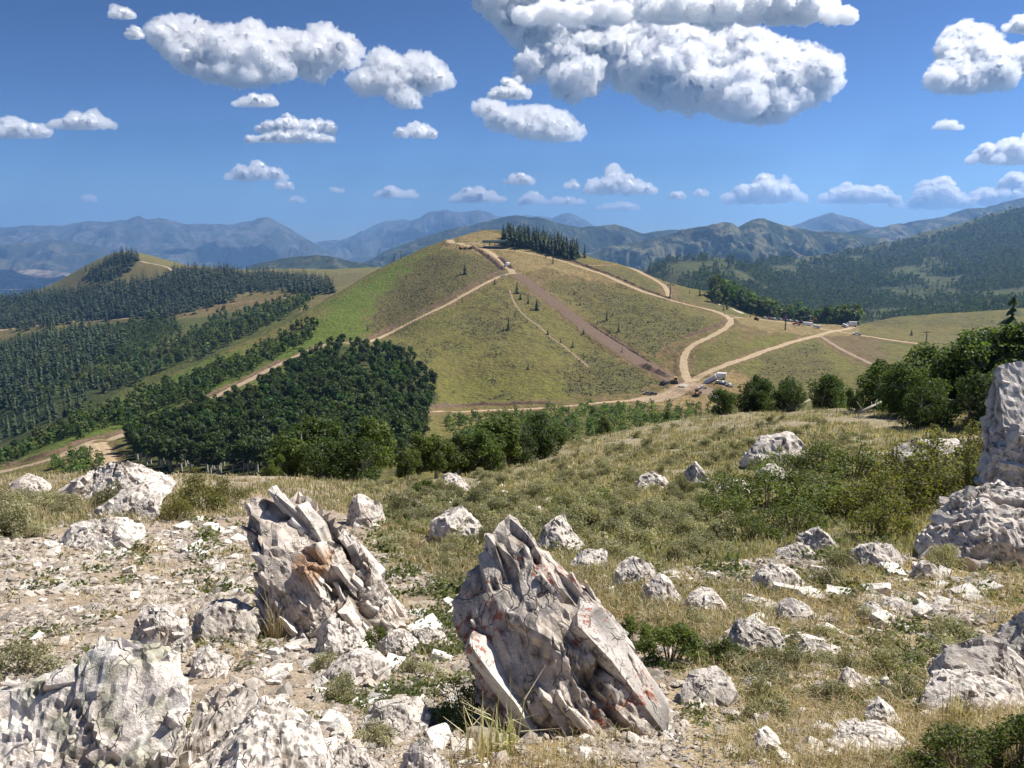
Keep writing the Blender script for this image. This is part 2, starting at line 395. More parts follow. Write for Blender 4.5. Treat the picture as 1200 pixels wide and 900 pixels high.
for pts, wd, verge, colr in ROADS:
    p = np.array(pts, float)
    h = md.hit(p[:, 0], p[:, 1], 130); h = h[~np.isnan(h[:, 0])]
    L = smooth_line(h, 2.0); L[:, 2] = md.z(L[:, 0], L[:, 1])
    ker = np.ones(9)/9; L[:, 2] = np.convolve(np.pad(L[:, 2], 4, 'edge'), ker, 'valid')   # grade the bed
    road_w.append((L, wd, colr))
    m = 40
    sel = (VX > L[:, 0].min()-m) & (VX < L[:, 0].max()+m) & (VY > L[:, 1].min()-m) & (VY < L[:, 1].max()+m)
    idx = np.argwhere(sel); 
    vx, vy, vz = VX[sel], VY[sel], md.Z[sel]
    dmin = np.full(len(vx), 1e9); zz = np.zeros(len(vx))
    for c in range(0, len(vx), 20000):
        s_ = slice(c, c+20000)
        d2 = (vx[s_, None]-L[None, :, 0])**2 + (vy[s_, None]-L[None, :, 1])**2
        k = d2.argmin(1); dmin[s_] = np.sqrt(d2[np.arange(len(k)), k]); zz[s_] = L[k, 2]
    bw = wd/2
    wgt = 1 - sstep(dmin, bw+.8, bw+2.5+verge*.35)
    if wd > 3: md.Z[sel] = vz*(1-wgt) + zz*wgt
    dn = dmin - (fbm2(vx/9, vy/9, 3)*verge*.9)
    ns = 1 - sstep(dn, bw+verge*.45, bw+verge*1.1)
    soil[sel] = np.maximum(soil[sel], ns)
md.E = md.Z/md.Y

# ------------------------------------------------------------------ ground cover colours of the middle distance (albedo)
PX, PY = pix(md.AA, md.E); Yd = md.Y
FORP = []
nA = fbm2(VX/45, VY/45, 4); nB = fbm2(VX/9+50, VY/9, 4); nC = fbm2(VX/160+9, VY/160, 3)
C = np.empty(md.Z.shape+(3,))
def mixc(w_, c):
    global C
    C = C*(1-w_[..., None]) + np.array(c)*w_[..., None]
C[:] = (.205, .180, .078)
mixc(sstep(nA, -.1, .5)*.6, (.165, .165, .055)); mixc(sstep(nB, .0, .5)*.45, (.13, .115, .06)); mixc(sstep(-nC, 0, .5)*.5, (.24, .19, .10))
left = sstep(-PX, -520, -430)*(Yd < 1000)
ridge_green = [(330,400),(372,372),(430,325),(480,303),(500,300),(470,325),(430,370),(425,392),(380,420),(300,450),(200,490),(110,515),(0,545),(0,520),(150,465),(250,418)]
def soft_poly(poly, jit=5):
    return inpoly(PX+nB*jit*1.5+nA*jit, PY+fbm2(VX/11+3, VY/11, 3)*jit, poly).astype(float)
front = Yd < 1000
mixc(soft_poly(ridge_green, 12)*front*np.clip(.95+.3*nB, 0, 1), (.135, .185, .045))
mixc(soft_poly([(430,392),(440,350),(500,300),(560,300),(590,322),(520,355)], 6)*front*.6, (.17, .135, .075))
mixc(soft_poly([(690,430),(740,400),(790,440),(770,462),(700,455)], 6)*front*.5, (.13, .125, .06))
mixc(soft_poly([(515,440),(640,440),(690,470),(515,478)], 8)*front*.6, (.19, .185, .06))
mixc(soft_poly([(865,440),(880,395),(990,400),(1000,440)], 8)*front*.55, (.20, .19, .065))
SAGEP = [[(430,392),(440,352),(500,302),(560,298),(592,322),(520,357)], [(535,372),(590,348),(612,378),(592,402),(552,397)], [(652,440),(688,414),(742,430),(778,464),(700,469),(658,457)],
         [(610,325),(700,330),(800,366),(832,380),(800,394),(772,418),(722,396),(650,340)], [(690,318),(760,342),(840,368),(850,360),(790,338),(735,316)], [(880,450),(900,410),(960,400),(980,440)], [(1000,372),(1150,368),(1150,382),(1010,384)]]
sagef = np.zeros(C.shape[:2])
for q in SAGEP: sagef = np.maximum(sagef, soft_poly(q, 9)*front)
sagef = np.maximum(sagef, sstep(nA+.5*nB, .35, .6)*front*(PX > 430)); sagef *= np.clip(.75+.8*nB, 0, 1)
mixc(sagef*.75, (.150, .130, .085))
# the knob and plateau on the left
kn = (Yd > 1000) & (PX < 450)
mixc(kn*.8, (.20, .165, .095)); mixc((kn & (Yd > 1850))*.7, (.22, .20, .10))
mixc((soft_poly([(0,520),(150,465),(250,418),(350,372),(350,358),(250,360),(100,380),(0,400)], 5)*(Yd > 600)*(Yd < 1150))*.8, (.10, .12, .045))
mixc(soft_poly([(60,420),(110,380),(205,370),(215,385),(160,420),(120,430)], 4)*(Yd > 700)*.9, (.055, .085, .03))
mixc(soft_poly([(258,346),(280,336),(333,333),(370,346),(330,352),(280,358)], 3)*(Yd > 1000)*.8, (.22, .17, .09))
# dark green ground under the woods
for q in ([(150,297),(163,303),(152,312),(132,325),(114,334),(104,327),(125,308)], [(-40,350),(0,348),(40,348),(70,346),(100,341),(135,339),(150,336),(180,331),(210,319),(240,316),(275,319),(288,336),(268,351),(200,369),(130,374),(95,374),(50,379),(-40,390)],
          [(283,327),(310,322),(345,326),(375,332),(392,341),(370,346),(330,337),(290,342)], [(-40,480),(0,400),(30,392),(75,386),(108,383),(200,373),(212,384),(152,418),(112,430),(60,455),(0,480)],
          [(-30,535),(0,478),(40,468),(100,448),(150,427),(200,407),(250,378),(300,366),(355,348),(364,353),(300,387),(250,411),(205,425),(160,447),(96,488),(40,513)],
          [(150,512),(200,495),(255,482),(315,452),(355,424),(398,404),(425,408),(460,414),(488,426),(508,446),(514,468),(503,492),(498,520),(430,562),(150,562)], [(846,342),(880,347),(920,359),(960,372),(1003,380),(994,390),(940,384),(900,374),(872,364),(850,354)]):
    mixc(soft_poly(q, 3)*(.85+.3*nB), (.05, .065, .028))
# bare soil
S2 = np.clip(soil*(.75+.5*sstep(nB, -.4, .4)), 0, 1)
SOILP = [[(520,290),(528,276),(548,271),(580,272),(590,280),(610,290),(612,322),(600,324),(560,300)],
         [(590,290),(640,300),(660,306),(700,325),(730,338),(650,325),(640,335),(606,322)],
         [(770,412),(800,395),(855,372),(862,380),(820,402),(806,420),(812,440),(840,436),(838,455),(850,475),(780,478),(740,470),(760,455),(785,445)],
         [(860,380),(930,380),(990,386),(1000,390),(900,392),(870,400)],
         [(960,395),(1000,392),(1040,398),(1030,405),(1040,425),(1020,430),(990,414)],
         [(192,362),(280,352),(335,350),(336,355),(290,359),(240,368),(200,372)],
         [(505,476),(640,468),(760,460),(770,466),(640,474),(505,482)],
         [(775,335),(790,330),(800,345),(790,352),(780,350)]]
SOILP += [[(735,472),(770,455),(800,440),(850,432),(905,448),(900,476),(820,488),(760,482)]]
for q in SOILP: S2 = np.maximum(S2, soft_poly(q, 5)*(Yd > 300)*np.clip(.8+.6*nB+.3*nA, 0, 1))
sc_ = np.array((.225, .158, .105))*(1+.35*nB[..., None]) ; sc_ = np.clip(sc_, .05, .6)
C = C*(1-S2[..., None]) + sc_*S2[..., None]
tanp = soft_poly([(518,292),(527,277),(545,270),(580,271),(592,278),(602,290),(640,299),(690,314),(738,333),(700,329),(640,313),(612,322),(594,320),(575,302),(550,292)], 4)*front*np.clip(1.0+.4*nB, 0, 1)
mixc(tanp*.92, (.36, .265, .17))
mixc(soft_poly([(760,468),(785,455),(800,440),(820,440),(850,434),(880,440),(880,468),(840,480),(780,478)], 4)*front*np.clip(1.05+.4*nB, 0, 1)*.9, (.36, .255, .165))
mixc(soft_poly([(735,473),(762,462),(790,450),(806,436),(815,452),(800,474)], 4)*front*.85, (.40, .29, .185))
mixc(soft_poly([(858,371),(900,373),(960,378),(1002,382),(1010,392),(960,394),(900,388),(866,380)], 3)*front*.85, (.34, .25, .165))
mixc(soft_poly([(960,394),(1000,392),(1042,398),(1028,406),(1046,424),(1020,431),(990,416)], 4)*front*.8, (.20, .145, .10))
# the wooded valley and the mountain on the right
val = sstep(Yd, 900, 1200)*(PX > 660)
wood = np.clip(.86 + .5*fbm2(VX/170, VY/170, 4), 0, 1)
Cw = np.empty_like(C); Cw[:] = (.030, .046, .020); Cm = np.array((.105, .115, .048))
gl = sstep(fbm2(VX/240+31, VY/240, 5) + .25*fbm2(VX/40, VY/40, 3), .10, .34)
gl = np.maximum(gl*.8, soft_poly([(925,305),(960,294),(1010,284),(1070,271),(1130,256),(1160,252),(1135,268),(1080,283),(1030,292),(990,298),(960,306),(935,312)], 4))
gl = np.maximum(gl, soft_poly([(1040,345),(1085,334),(1120,338),(1130,350),(1090,344),(1050,352)], 4)*.7)
gl = np.maximum(gl, soft_poly([(775,312),(800,306),(830,306),(860,308),(860,313),(820,314),(790,320)], 4)*.8)
gl = gl*(1-soft_poly([(1100,300),(1130,270),(1200,262),(1260,270),(1260,330),(1180,330),(1120,320)], 5))
Cw = Cw*(1-gl[..., None]) + Cm*gl[..., None]; Cw *= (1+.35*fbm2(VX/30, VY/30, 3))[..., None]
C = C*(1-val[..., None]) + Cw*val[..., None]
C = np.clip(.73*C*np.array((1.07, 1.08, .72))*(1+.2*fbm2(VX/4, VY/4, 2))[..., None], .01, .8)

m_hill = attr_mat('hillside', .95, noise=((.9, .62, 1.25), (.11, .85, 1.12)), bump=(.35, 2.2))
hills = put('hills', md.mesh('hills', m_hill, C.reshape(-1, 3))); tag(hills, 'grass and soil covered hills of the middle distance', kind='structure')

m_road = attr_mat('road dirt', .95, noise=((.5, .85, 1.12), (2.5, .9, 1.08)), bump=(1.2, .25))
for L, wd, colr in road_w:
    T = np.gradient(L[:, :2], axis=0); T /= np.linalg.norm(T, axis=1)[:, None]+1e-9; Nn = np.stack([-T[:, 1], T[:, 0]], 1)
    u = np.linspace(-1, 1, 9); n = len(L)
    jit = 1 + .22*fbm2(L[:, 0]/7, L[:, 1]/7, 3)
    P2 = L[:, None, :2] + Nn[:, None]*(u[None, :, None]*wd/2*jit[:, None, None])
    zt = md.z(P2[..., 0].ravel(), P2[..., 1].ravel()).reshape(n, 9)
    z = zt + .14 - .12*np.abs(u[None])**4
    V = np.concatenate([P2, z[..., None]], 2).reshape(-1, 3)
    rut = 1 + .10*np.cos(u*9.5)[None, :] - .28*(np.abs(u) > .9)[None, :] + .12*fbm2(P2[..., 0]/3, P2[..., 1]/3, 2)
    cc = (np.array(colr)[None, None]*rut[..., None]).reshape(-1, 3)
    I = np.arange(n*9).reshape(n, 9)
    Q = np.stack([I[:-1, :-1].ravel(), I[:-1, 1:].ravel(), I[1:, 1:].ravel(), I[1:, :-1].ravel()], 1)
    tag(put('dirt_road', np_mesh('dirt_road', V, Q, m_road, cc)), 'unpaved track graded across the hill', kind='structure')

# ------------------------------------------------------------------ far mountains: one ridge each, with its own depth
def ridge(name, prof, Y0, zbase, wf, wb, seed, forest, bare, amp, na=520, ny=170, gs=1.0, bare_top=.4, patches=None):
    """prof: crest in photo pixels; Y0 its distance; falls to zbase over wf metres in front, wb behind"""
    prof = np.array(prof, float); A, E = ae(prof[:, 0], prof[:, 1])
    a = np.linspace(A[0], A[-1], na); crest = np.interp(a, A, E)*Y0
    t = np.linspace(-1, 1, ny); t = np.sign(t)*np.abs(t)**1.3
    AA, TT = np.meshgrid(a, t)
    wig = Y0*.035*fbm2(AA*9+seed, AA*0+seed, 3)
    Yg = Y0 + np.where(TT < 0, TT*wf, TT*wb) + wig*(1-np.abs(TT))
    Xg = AA*Y0*(1+.0*TT)
    fall = np.abs(TT)
    prof_f = 1-(fall**.85)
    H = (crest[None]-zbase)
    endf = sstep(AA, A[0], A[0]+.04)*sstep(-AA, -A[-1], -A[-1]+.04) if True else 1
    sc = gs/(Y0*.055)
    spur = ridged2(Xg*sc + seed*3.1, Yg*sc*.55 + seed, 5)
    rel = (np.minimum(spur, 1.35)-1.35)*amp*.8*np.sin(np.pi*np.clip(fall*.98+.02, 0, 1))**.9 + fbm2(Xg*sc*4, Yg*sc*4, 3)*amp*.09*np.clip(fall*6, .08, 1)
    Z = zbase + H*prof_f + rel
    nn = fbm2(Xg*sc*2.2+seed, Yg*sc*2.2, 5); n_ = fbm2(Xg*sc*9, Yg*sc*9, 3)
    bw_ = sstep(nn + .35*n_ + bare_top*(.5-fall) + .25*(spur-.6), .12, .5)
    cc = np.array(forest)[None, None]*(1-bw_[..., None]) + np.array(bare)[None, None]*bw_[..., None]
    cc = np.clip(cc*(1+.2*n_[..., None]), .01, .7)*.8
    V = np.stack([Xg.ravel(), Yg.ravel(), Z.ravel()], 1); I = np.arange(na*ny).reshape(ny, na)
    Q = np.stack([I[:-1, :-1].ravel(), I[:-1, 1:].ravel(), I[1:, 1:].ravel(), I[1:, :-1].ravel()], 1)
    o = put(name, np_mesh(name, V, Q, m_far, cc.reshape(-1, 3)))
    return tag(o, kind='structure')
m_far = attr_mat('far mountain', 1.0, noise=((.006, .7, 1.25), (.03, .8, 1.15)), bump=(.02, 14))
G1, G2_, B1, B2 = (.035,.052,.026), (.06,.07,.05), (.135,.125,.085), (.135,.13,.12)
ridge('mountains', [(-120,285),(-60,272),(0,267),(30,263),(70,264),(107,259),(145,257),(165,252),(177,256),(190,253),(215,262),(240,262),(265,260),(285,257),(305,253),(312,254),(320,258),(335,265),(350,272),(362,279),(372,285),(384,296),(395,310)], 15500, -470, 5200, 4000, 1.7, G2_, B2, 420, bare_top=.3)
ridge('mountains', [(340,310),(360,292),(380,281),(390,280),(400,280),(420,272),(435,265),(450,258),(458,258),(467,256),(480,257),(493,255),(500,250),(507,247),(515,247.5),(523,246),(533,249),(545,248),(560,246),(572,248),(583,252),(600,254),(617,251),(633,253),(647,255),(657,251),(667,249),(674,250),(680,253),(688,258),(697,264),(720,274),(760,290)], 21000, -400, 6500, 5000, 4.3, G2_, B2, 560, bare_top=.5)
ridge('mountains', [(-120,300),(-40,288),(0,287),(30,284),(60,280),(85,282),(110,288),(140,296),(175,302),(210,312),(260,325)], 11500, -470, 3000, 2500, 9.2, (.06,.07,.045), B1, 260, na=300, ny=110, bare_top=.1)
ridge('mountains', [(400,318),(420,310),(453,294),(483,282),(520,270),(545,263),(573,258),(590,254),(603,252),(616,252.5),(630,254),(642,258),(653,261),(677,265),(700,265),(720,262.5),(737,267),(753,273),(775,270),(800,268),(830,280),(870,295)], 7600, -420, 2600, 2500, 6.1, (.030,.046,.024), (.10,.10,.055), 210, bare_top=-.4)
ridge('mountains', [(640,310),(670,302),(700,292),(740,282),(770,275),(800,269),(820,265),(832,262),(842,258.5),(850,260),(857,263),(870,259),(885,256),(895,255.5),(907,260),(915,263),(940,267),(965,270),(1000,274),(1050,280),(1100,287),(1150,300)], 5600, -330, 1900, 1800, 12.4, (.040,.058,.028), (.17,.16,.09), 190, bare_top=.15)
ridge('mountains', [(880,285),(905,268),(920,262),(930,264),(945,260),(958,255),(967,251),(974,248.7),(982,251),(995,256),(1010,262),(1040,272),(1080,285)], 13500, -300, 4000, 3000, 15.8, G2_, B2, 300, na=260, ny=110, bare_top=.5)
ridge('mountains', [(930,285),(980,273),(1000,270),(1020,266),(1040,263),(1062,261),(1075,257),(1090,255),(1110,250),(1130,244),(1138,243),(1150,243),(1165,239),(1180,235),(1200,231),(1240,226),(1300,222),(1360,240)], 8200, -330, 2600, 2500, 18.2, (.040,.056,.030), (.17,.15,.10), 240, bare_top=.1)
ridge('mountains', [(260,330),(283,316),(300,309),(333,302),(350,299.5),(372,298.5),(390,300),(410,304),(440,309),(470,318),(500,330)], 4600, -330, 1300, 1300, 21.5, (.036,.052,.026), (.10,.10,.055), 60, na=260, ny=110, bare_top=-.2)
ridge('mountains', [(-60,322),(-20,318),(0,316),(25,316),(50,319),(70,322),(100,330),(130,340)], 8600, -470, 1100, 1500, 25.5, (.16,.13,.10), (.34,.28,.22), 70, na=240, ny=90, bare_top=.4)
ridge('mountains', [(20,350),(36,341),(50,334),(60,329),(68,327),(80,328),(100,329),(140,340)], 5600, -430, 700, 900, 28.5, (.045,.055,.035), (.10,.09,.06), 30, na=160, ny=80, bare_top=-.2)
# valley floor out to the foot of the mountains and the reservoir
m_val = attr_mat('valley floor', 1, noise=((.004, .6, 1.3), (.0012, .7, 1.3)))
vx = np.linspace(-26000, 26000, 140); vy = np.linspace(2300, 32000, 110); XX, YY = np.meshgrid(vx, vy)
ZZ = -474 + 12*fbm2(XX/2500, YY/2500, 4)
ZZ = ZZ - 60*np.exp(-(((XX+4800)/2100)**2 + ((YY-6900)/1500)**2)**2)
I = np.arange(XX.size).reshape(XX.shape); Q = np.stack([I[:-1, :-1].ravel(), I[:-1, 1:].ravel(), I[1:, 1:].ravel(), I[1:, :-1].ravel()], 1)
cv = np.tile(np.array((.16, .145, .09)), (XX.size, 1))
tag(put('valley', np_mesh('valley', np.stack([XX.ravel(), YY.ravel(), ZZ.ravel()], 1), Q, m_val, cv)), kind='structure')
m_w, nt, b = new_mat('reservoir water'); b.inputs['Base Color'].default_value = (.05, .10, .16, 1); b.inputs['Roughness'].default_value = .12
nz = nt.nodes.new('ShaderNodeTexNoise'); nz.inputs['Scale'].default_value = .02; bp = nt.nodes.new('ShaderNodeBump'); bp.inputs['Distance'].default_value = .5
geo = nt.nodes.new('ShaderNodeNewGeometry'); nt.links.new(geo.outputs['Position'], nz.inputs['Vector']); nt.links.new(nz.outputs['Fac'], bp.inputs['Height']); nt.links.new(bp.outputs[0], b.inputs['Normal'])
tag(put('water', np_mesh('water', np.array([(-7600,5300,-486),(-2600,5300,-486),(-2600,8700,-486),(-7600,8700,-486)], float), np.array([[0,1,2,3]]), m_w)), 'blue reservoir in the valley at far left', kind='structure')

# ------------------------------------------------------------------ air
m_h = bpy.data.materials.new('haze'); m_h.use_nodes = True; nt = m_h.node_tree; nt.nodes.remove(nt.nodes['Principled BSDF'])
pv = nt.nodes.new('ShaderNodeVolumePrincipled'); pv.inputs['Color'].default_value = (.29, .55, 1, 1); pv.inputs['Density'].default_value = 6.0e-5; pv.inputs['Anisotropy'].default_value = .25
nt.links.new(pv.outputs[0], nt.nodes['Material Output'].inputs['Volume'])
mb = MB(); mb.box((0, 12500, 215), (70000, 41000, 2050)); hz = mb.build('haze', m_h); tag(hz, 'blue summer haze over the valleys', kind='stuff')
# ------------------------------------------------------------------ fair weather clouds: real bodies of vapour over the valleys
m_cl, nt, pb = new_mat('cloud vapour'); pb.subsurface_method = 'RANDOM_WALK'
pb.inputs['Base Color'].default_value = (1, 1, 1, 1); pb.inputs['Roughness'].default_value = 1; pb.inputs['Specular IOR Level'].default_value = 0
pb.inputs['Subsurface Weight'].default_value = 1; pb.inputs['Subsurface Radius'].default_value = (1, 1, 1); pb.inputs['Subsurface Anisotropy'].default_value = .7
at = nt.nodes.new('ShaderNodeAttribute'); at.attribute_type = 'OBJECT'; at.attribute_name = 'depth'; nt.links.new(at.outputs['Fac'], pb.inputs['Subsurface Scale'])
m_veil = bpy.data.materials.new('cloud fringe'); m_veil.use_nodes = True; nt = m_veil.node_tree; nt.nodes.remove(nt.nodes['Principled BSDF'])
pv = nt.nodes.new('ShaderNodeVolumePrincipled'); pv.inputs['Color'].default_value = (1, 1, 1, 1); pv.inputs['Anisotropy'].default_value = .5
at = nt.nodes.new('ShaderNodeAttribute'); at.attribute_type = 'OBJECT'; at.attribute_name = 'density'; nt.links.new(at.outputs['Fac'], pv.inputs['Density']); nt.links.new(pv.outputs[0], nt.nodes['Material Output'].inputs['Volume'])
def cloud(parts, seed, base=1600.0, label=None, group=None, dens=1.0, dk=.55, vox=1.0, ragged=1.0, poly=None, rmax=15):
    """parts: list of (x0, x1, ytop, ybottom) photo extents; the flat base lies at height `base`"""
    rg = np.random.default_rng(seed)
    _, eb = ae(600, max(p[3] for p in parts)); Yc = base/eb; mpp = Yc/F       # metres per photo pixel there
    balls = []
    def add(px, py, d, r, lv, yb):
        balls.append((px, py, d, r))
        if lv and r > 1.6:                                                    # cauliflower heads on heads
            for k in range(7 if lv > 1 else 5):
                v = rg.normal(size=3); v /= np.linalg.norm(v); v[1] = -abs(v[1])*.9+.12
                rr = r*rg.uniform(.28, .52)
                add(px+v[0]*r*.9, min(py+v[1]*r*.9, yb-rr*.4), d+v[2]*r*.9, rr, lv-1, yb)
    if poly is not None:                                                      # fill a surveyed outline
        pg = np.array(poly, float); lo_, hi_ = pg.min(0), pg.max(0); W = (hi_[0]-lo_[0])/2; got = 0
        from_edge = lambda p: min(np.linalg.norm(p-(a_+np.clip(((p-a_) @ (b_-a_))/((b_-a_) @ (b_-a_)+1e-9), 0, 1)*(b_-a_))) for a_, b_ in zip(pg, np.roll(pg, -1, 0)))
        for tr in range(4000):
            if got > (hi_-lo_).prod()/(rmax*rmax)*2.2+14: break
            p = rg.uniform(lo_, hi_)
            if not inpoly(p[:1], p[1:], pg)[0]: continue
            fe = from_edge(p); r = min(fe*.82, rmax*rg.uniform(.35, 1.0)); 
            if r < 1.8: continue
            got += 1; add(p[0], p[1], rg.normal()*min(W*dk*.3, fe*1.3+6), r, 1 if r < 6 else 2, 9e9)
    for (x0, x1, yt, yb) in (parts if poly is None else []):
        W = (x1-x0)/2; H = yb-yt; cx = (x0+x1)/2
        n = int(np.clip(16 + 30*W/max(min(H, 70), 8), 20, 150))
        ph = rg.uniform(0, 6, 4)
        for u in np.linspace(-.9, .9, int(np.clip(5*W/max(H, 6), 5, 40))):            # solid core
            r = H*.24*(1-abs(u)**2.2)**.7*(.85+.25*math.sin(3*u+ph[0])) + .6
            for dd in (-.35, 0, .35): balls.append((cx+u*W*.92, yb-r*.8, dd*W*dk*(1-abs(u))+rg.normal()*r*.2, r))
        for i in range(n):
            u = rg.uniform(-1, 1); env = (1-abs(u)**2.0)**.8
            env *= .66+.30*math.sin(2.7*u+ph[0])*math.cos(4.9*u+ph[1])+.16*math.sin(11*u+ph[2])+.10*rg.uniform(-1, 1)
            env = float(np.clip(env, .10, 1))
            r = max(min(H*rg.uniform(.08, .26), 17)*(.45+.6*env), 1.2)
            q = rg.uniform(0, 1)**.7
            yy = yb - r*.45 - q*max(H*env - r*1.5, 0)
            add(cx+u*max(W-r*1.1, 0), yy, rg.normal()*W*dk*.34*(1-.6*abs(u)), r, 2, yb)
    V0, F0 = ico(2); B = np.array(balls); m = len(B)
    a, e = ae(B[:, 0], B[:, 1]); B[:, 2] += (max(p[3] for p in parts)-B[:, 1])*1.7; c0 = np.stack([a*(Yc+B[:, 2]*mpp), Yc+B[:, 2]*mpp, e*(Yc+B[:, 2]*mpp)], 1)   # heads slanted back so their facing sides catch the sun
    big = B[:, 3] > 4.5; (V1, F1), nB = ico(1), int(big.sum())
    Fq = np.concatenate([(F0[None]+(np.arange(nB)*len(V0))[:, None, None]).reshape(-1, 3), (F1[None]+(np.arange(m-nB)*len(V1))[:, None, None]).reshape(-1, 3)+nB*len(V0)])
    def skin(grow, amps, size, low):
        rr_ = (np.maximum(B[:, 3]+grow, .5)*mpp)[:, None, None]*np.array([1.05, 1.05, .95])
        V = np.concatenate([(V0[None]*rr_[big]+c0[big][:, None]).reshape(-1, 3), (V1[None]*rr_[~big]*1.08+c0[~big][:, None]).reshape(-1, 3)])
        o = put('tmp', np_mesh('tmp', V, Fq)); rm = o.modifiers.new('r', 'REMESH'); rm.mode = 'VOXEL'; rm.voxel_size = size; rm.use_smooth_shade = True
        m2 = bpy.data.meshes.new_from_object(o.evaluated_get(bpy.context.evaluated_depsgraph_get())); bpy.data.objects.remove(o)
        nv = len(m2.vertices); P = np.empty(nv*3, np.float32); m2.vertices.foreach_get('co', P); P = P.reshape(-1, 3).astype(float)
        Nn = np.empty(nv*3, np.float32); m2.vertices.foreach_get('normal', Nn); Nn = Nn.reshape(-1, 3)
        s = 1/(mpp*9); q = P*s + seed*3.7
        lg = np.clip(rmax/6-1, 0, 1.4) if poly is not None else .3
        d = ((1-2*np.abs(n3(q[:,0]*.42, q[:,1]*.42, q[:,2]*.55)))*5.0 + n3(q[:,0]*.2+7, q[:,1]*.2, q[:,2]*.2)*5.0 - 2.0)*lg + (1-2*np.abs(n3(q[:,0], q[:,1], q[:,2])))*amps[0] + (1-2*np.abs(n3(q[:,0]*2.1, q[:,1]*2.1, q[:,2]*2.1)))*amps[1] + n3(q[:,0]*4.2, q[:,1]*4.2, q[:,2]*4.2)*amps[2] - amps[3]
        top = sstep(P[:, 2], base-5*mpp, base+10*mpp); P += Nn*(d*mpp*ragged*(.45+.55*top))[:, None]
        lo = base + fbm3(P*s*.5, 4)*3.5*mpp - low*mpp                             # flat, ruffled underside
        P[:, 2] = np.where(P[:, 2] < lo, lo - (lo-P[:, 2])*.3, P[:, 2])
        m2.vertices.foreach_set('co', P.astype(np.float32).ravel()); m2.materials.clear()
        if poly is None:                                                      # keep the largest body only
            bm = bmesh.new(); bm.from_mesh(m2); left = set(bm.verts); isl = []
            while left:
                v0 = left.pop(); st = [v0]; cur = [v0]
                while st:
                    for ed in st.pop().link_edges:
                        for v in ed.verts:
                            if v in left: left.discard(v); st.append(v); cur.append(v)
                isl.append(cur)
            isl.sort(key=len); kill = [v for c_ in isl[:-1] for v in c_ if len(parts) == 1]
            bmesh.ops.delete(bm, geom=kill, context='VERTS'); bm.to_mesh(m2); bm.free(); P = np.array([v.co[:] for v in m2.vertices])
        return m2, P
    m2, P = skin(-1.8, (3.4, 2.4, 1.6, 1.8), max(vox*mpp*.8, 4), 0); m2.materials.append(m_cl)
    c = P.mean(0); m2.transform(Matrix.Translation(-Vector(c)))
    ob = put('cloud', m2, loc=c); ob['depth'] = mpp*420*dens
    kb = 1.0 if poly is not None else .45
    m3, P3 = skin(2.4*kb, (6.5*kb, 5.0*kb, 3.4*kb, 2.8*kb), max(vox*mpp*1.0, 4), 2); m3.materials.append(m_veil); m3.transform(Matrix.Translation(-Vector(c)))
    v = put('veil', m3, ob); v['density'] = (.15 if poly is not None else .22)/mpp
    tag(ob, label, 'cloud', group); return ob
cloud([(552,985,-60,140)], 3, label='huge grey-centred cumulus cloud at top centre', poly=[(548,-70),(556,2),(580,20),(600,40),(614,58),(608,88),(622,95),(640,82),(650,98),(648,110),(672,112),(690,104),(712,84),(735,100),(766,112),(790,124),(830,118),(852,132),(880,140),(915,137),(930,118),(955,116),(984,98),(980,80),(962,66),(938,56),(905,50),(880,36),(852,26),(842,4),(800,-20),(780,-70)], rmax=12.5, vox=1.15, ragged=1.25)
cloud([(600,1008,-55,24)], 4, base=1750, label='long white cloud bank cut by the upper frame edge, above the huge cumulus')
cloud([(180,422,25,97)], 5, label='large elongated white cloud in the upper left sky', poly=[(176,40),(188,27),(212,24),(228,22),(245,32),(262,36),(285,33),(297,28),(310,40),(322,42),(335,36),(350,44),(366,46),(372,33),(385,35),(402,42),(418,55),(424,68),(404,76),(386,77),(374,91),(352,87),(322,90),(285,97),(250,92),(215,78),(195,60)], rmax=9.5)
cloud([(405,528,60,125)], 6, label='white cumulus with a small drooping tail, right of the large elongated one', poly=[(408,94),(430,84),(436,68),(444,58),(456,66),(470,72),(488,66),(504,70),(518,84),(529,95),(504,102),(476,103),(492,121),(478,126),(460,114),(452,104),(425,109)], rmax=8)
cloud([(300,397,127,153),(288,392,147,165)], 7, label='double-decked white cloud with two stacked layers')
cloud([(273,328,107,123)], 8, label='small flat white cloud between the elongated and the double-decked cloud')
cloud([(460,512,137,160)], 9, base=2300, label='small white cloud with a flat base below the one with the tail')
cloud([(-50,62,127,159)], 10, label='white cloud cut by the left frame edge')
cloud([(55,136,126,149)], 11, label='low flat white cloud next to the cloud on the left frame edge')
cloud([(262,338,190,209)], 12, label='thin white cloud streak under the double-decked cloud')
cloud([(556,687,120,163)], 13, poly=[(555,128),(570,120),(588,124),(596,134),(612,130),(640,130),(660,138),(672,150),(688,156),(664,163),(640,160),(615,156),(600,150),(570,146),(578,136)], rmax=6.5, base=2300, label='ragged white cloud directly below the huge cumulus')
cloud([(574,622,87,114)], 14, label='small white cloud at the left edge of the huge cumulus')
cloud([(1085,1260,30,106)], 15, poly=[(1084,98),(1098,78),(1108,70),(1102,55),(1112,38),(1130,29),(1150,36),(1168,48),(1180,64),(1196,56),(1230,50),(1260,60),(1255,80),(1186,80),(1184,98),(1160,100),(1130,107)], rmax=9, label='tall white cumulus heap at upper right')
cloud([(1175,1230,12,36)], 16, label='small white cloud in the upper right corner')
cloud([(1130,1260,140,190)], 17, label='white cumulus on the right frame edge below the tall heap')
cloud([(1065,1140,192,242),(1130,1280,198,238)], 18, label='low cumulus bank over the mountains at far right')
cloud([(847,945,196,236)], 19, label='low puffy cumulus over the right mountains, nearest the hill')
cloud([(955,1057,205,236)], 20, label='low puffy cumulus above the pyramid peak')
cloud([(682,770,194,226)], 21, label='white cloud sloping down to the right above the dark ridge')
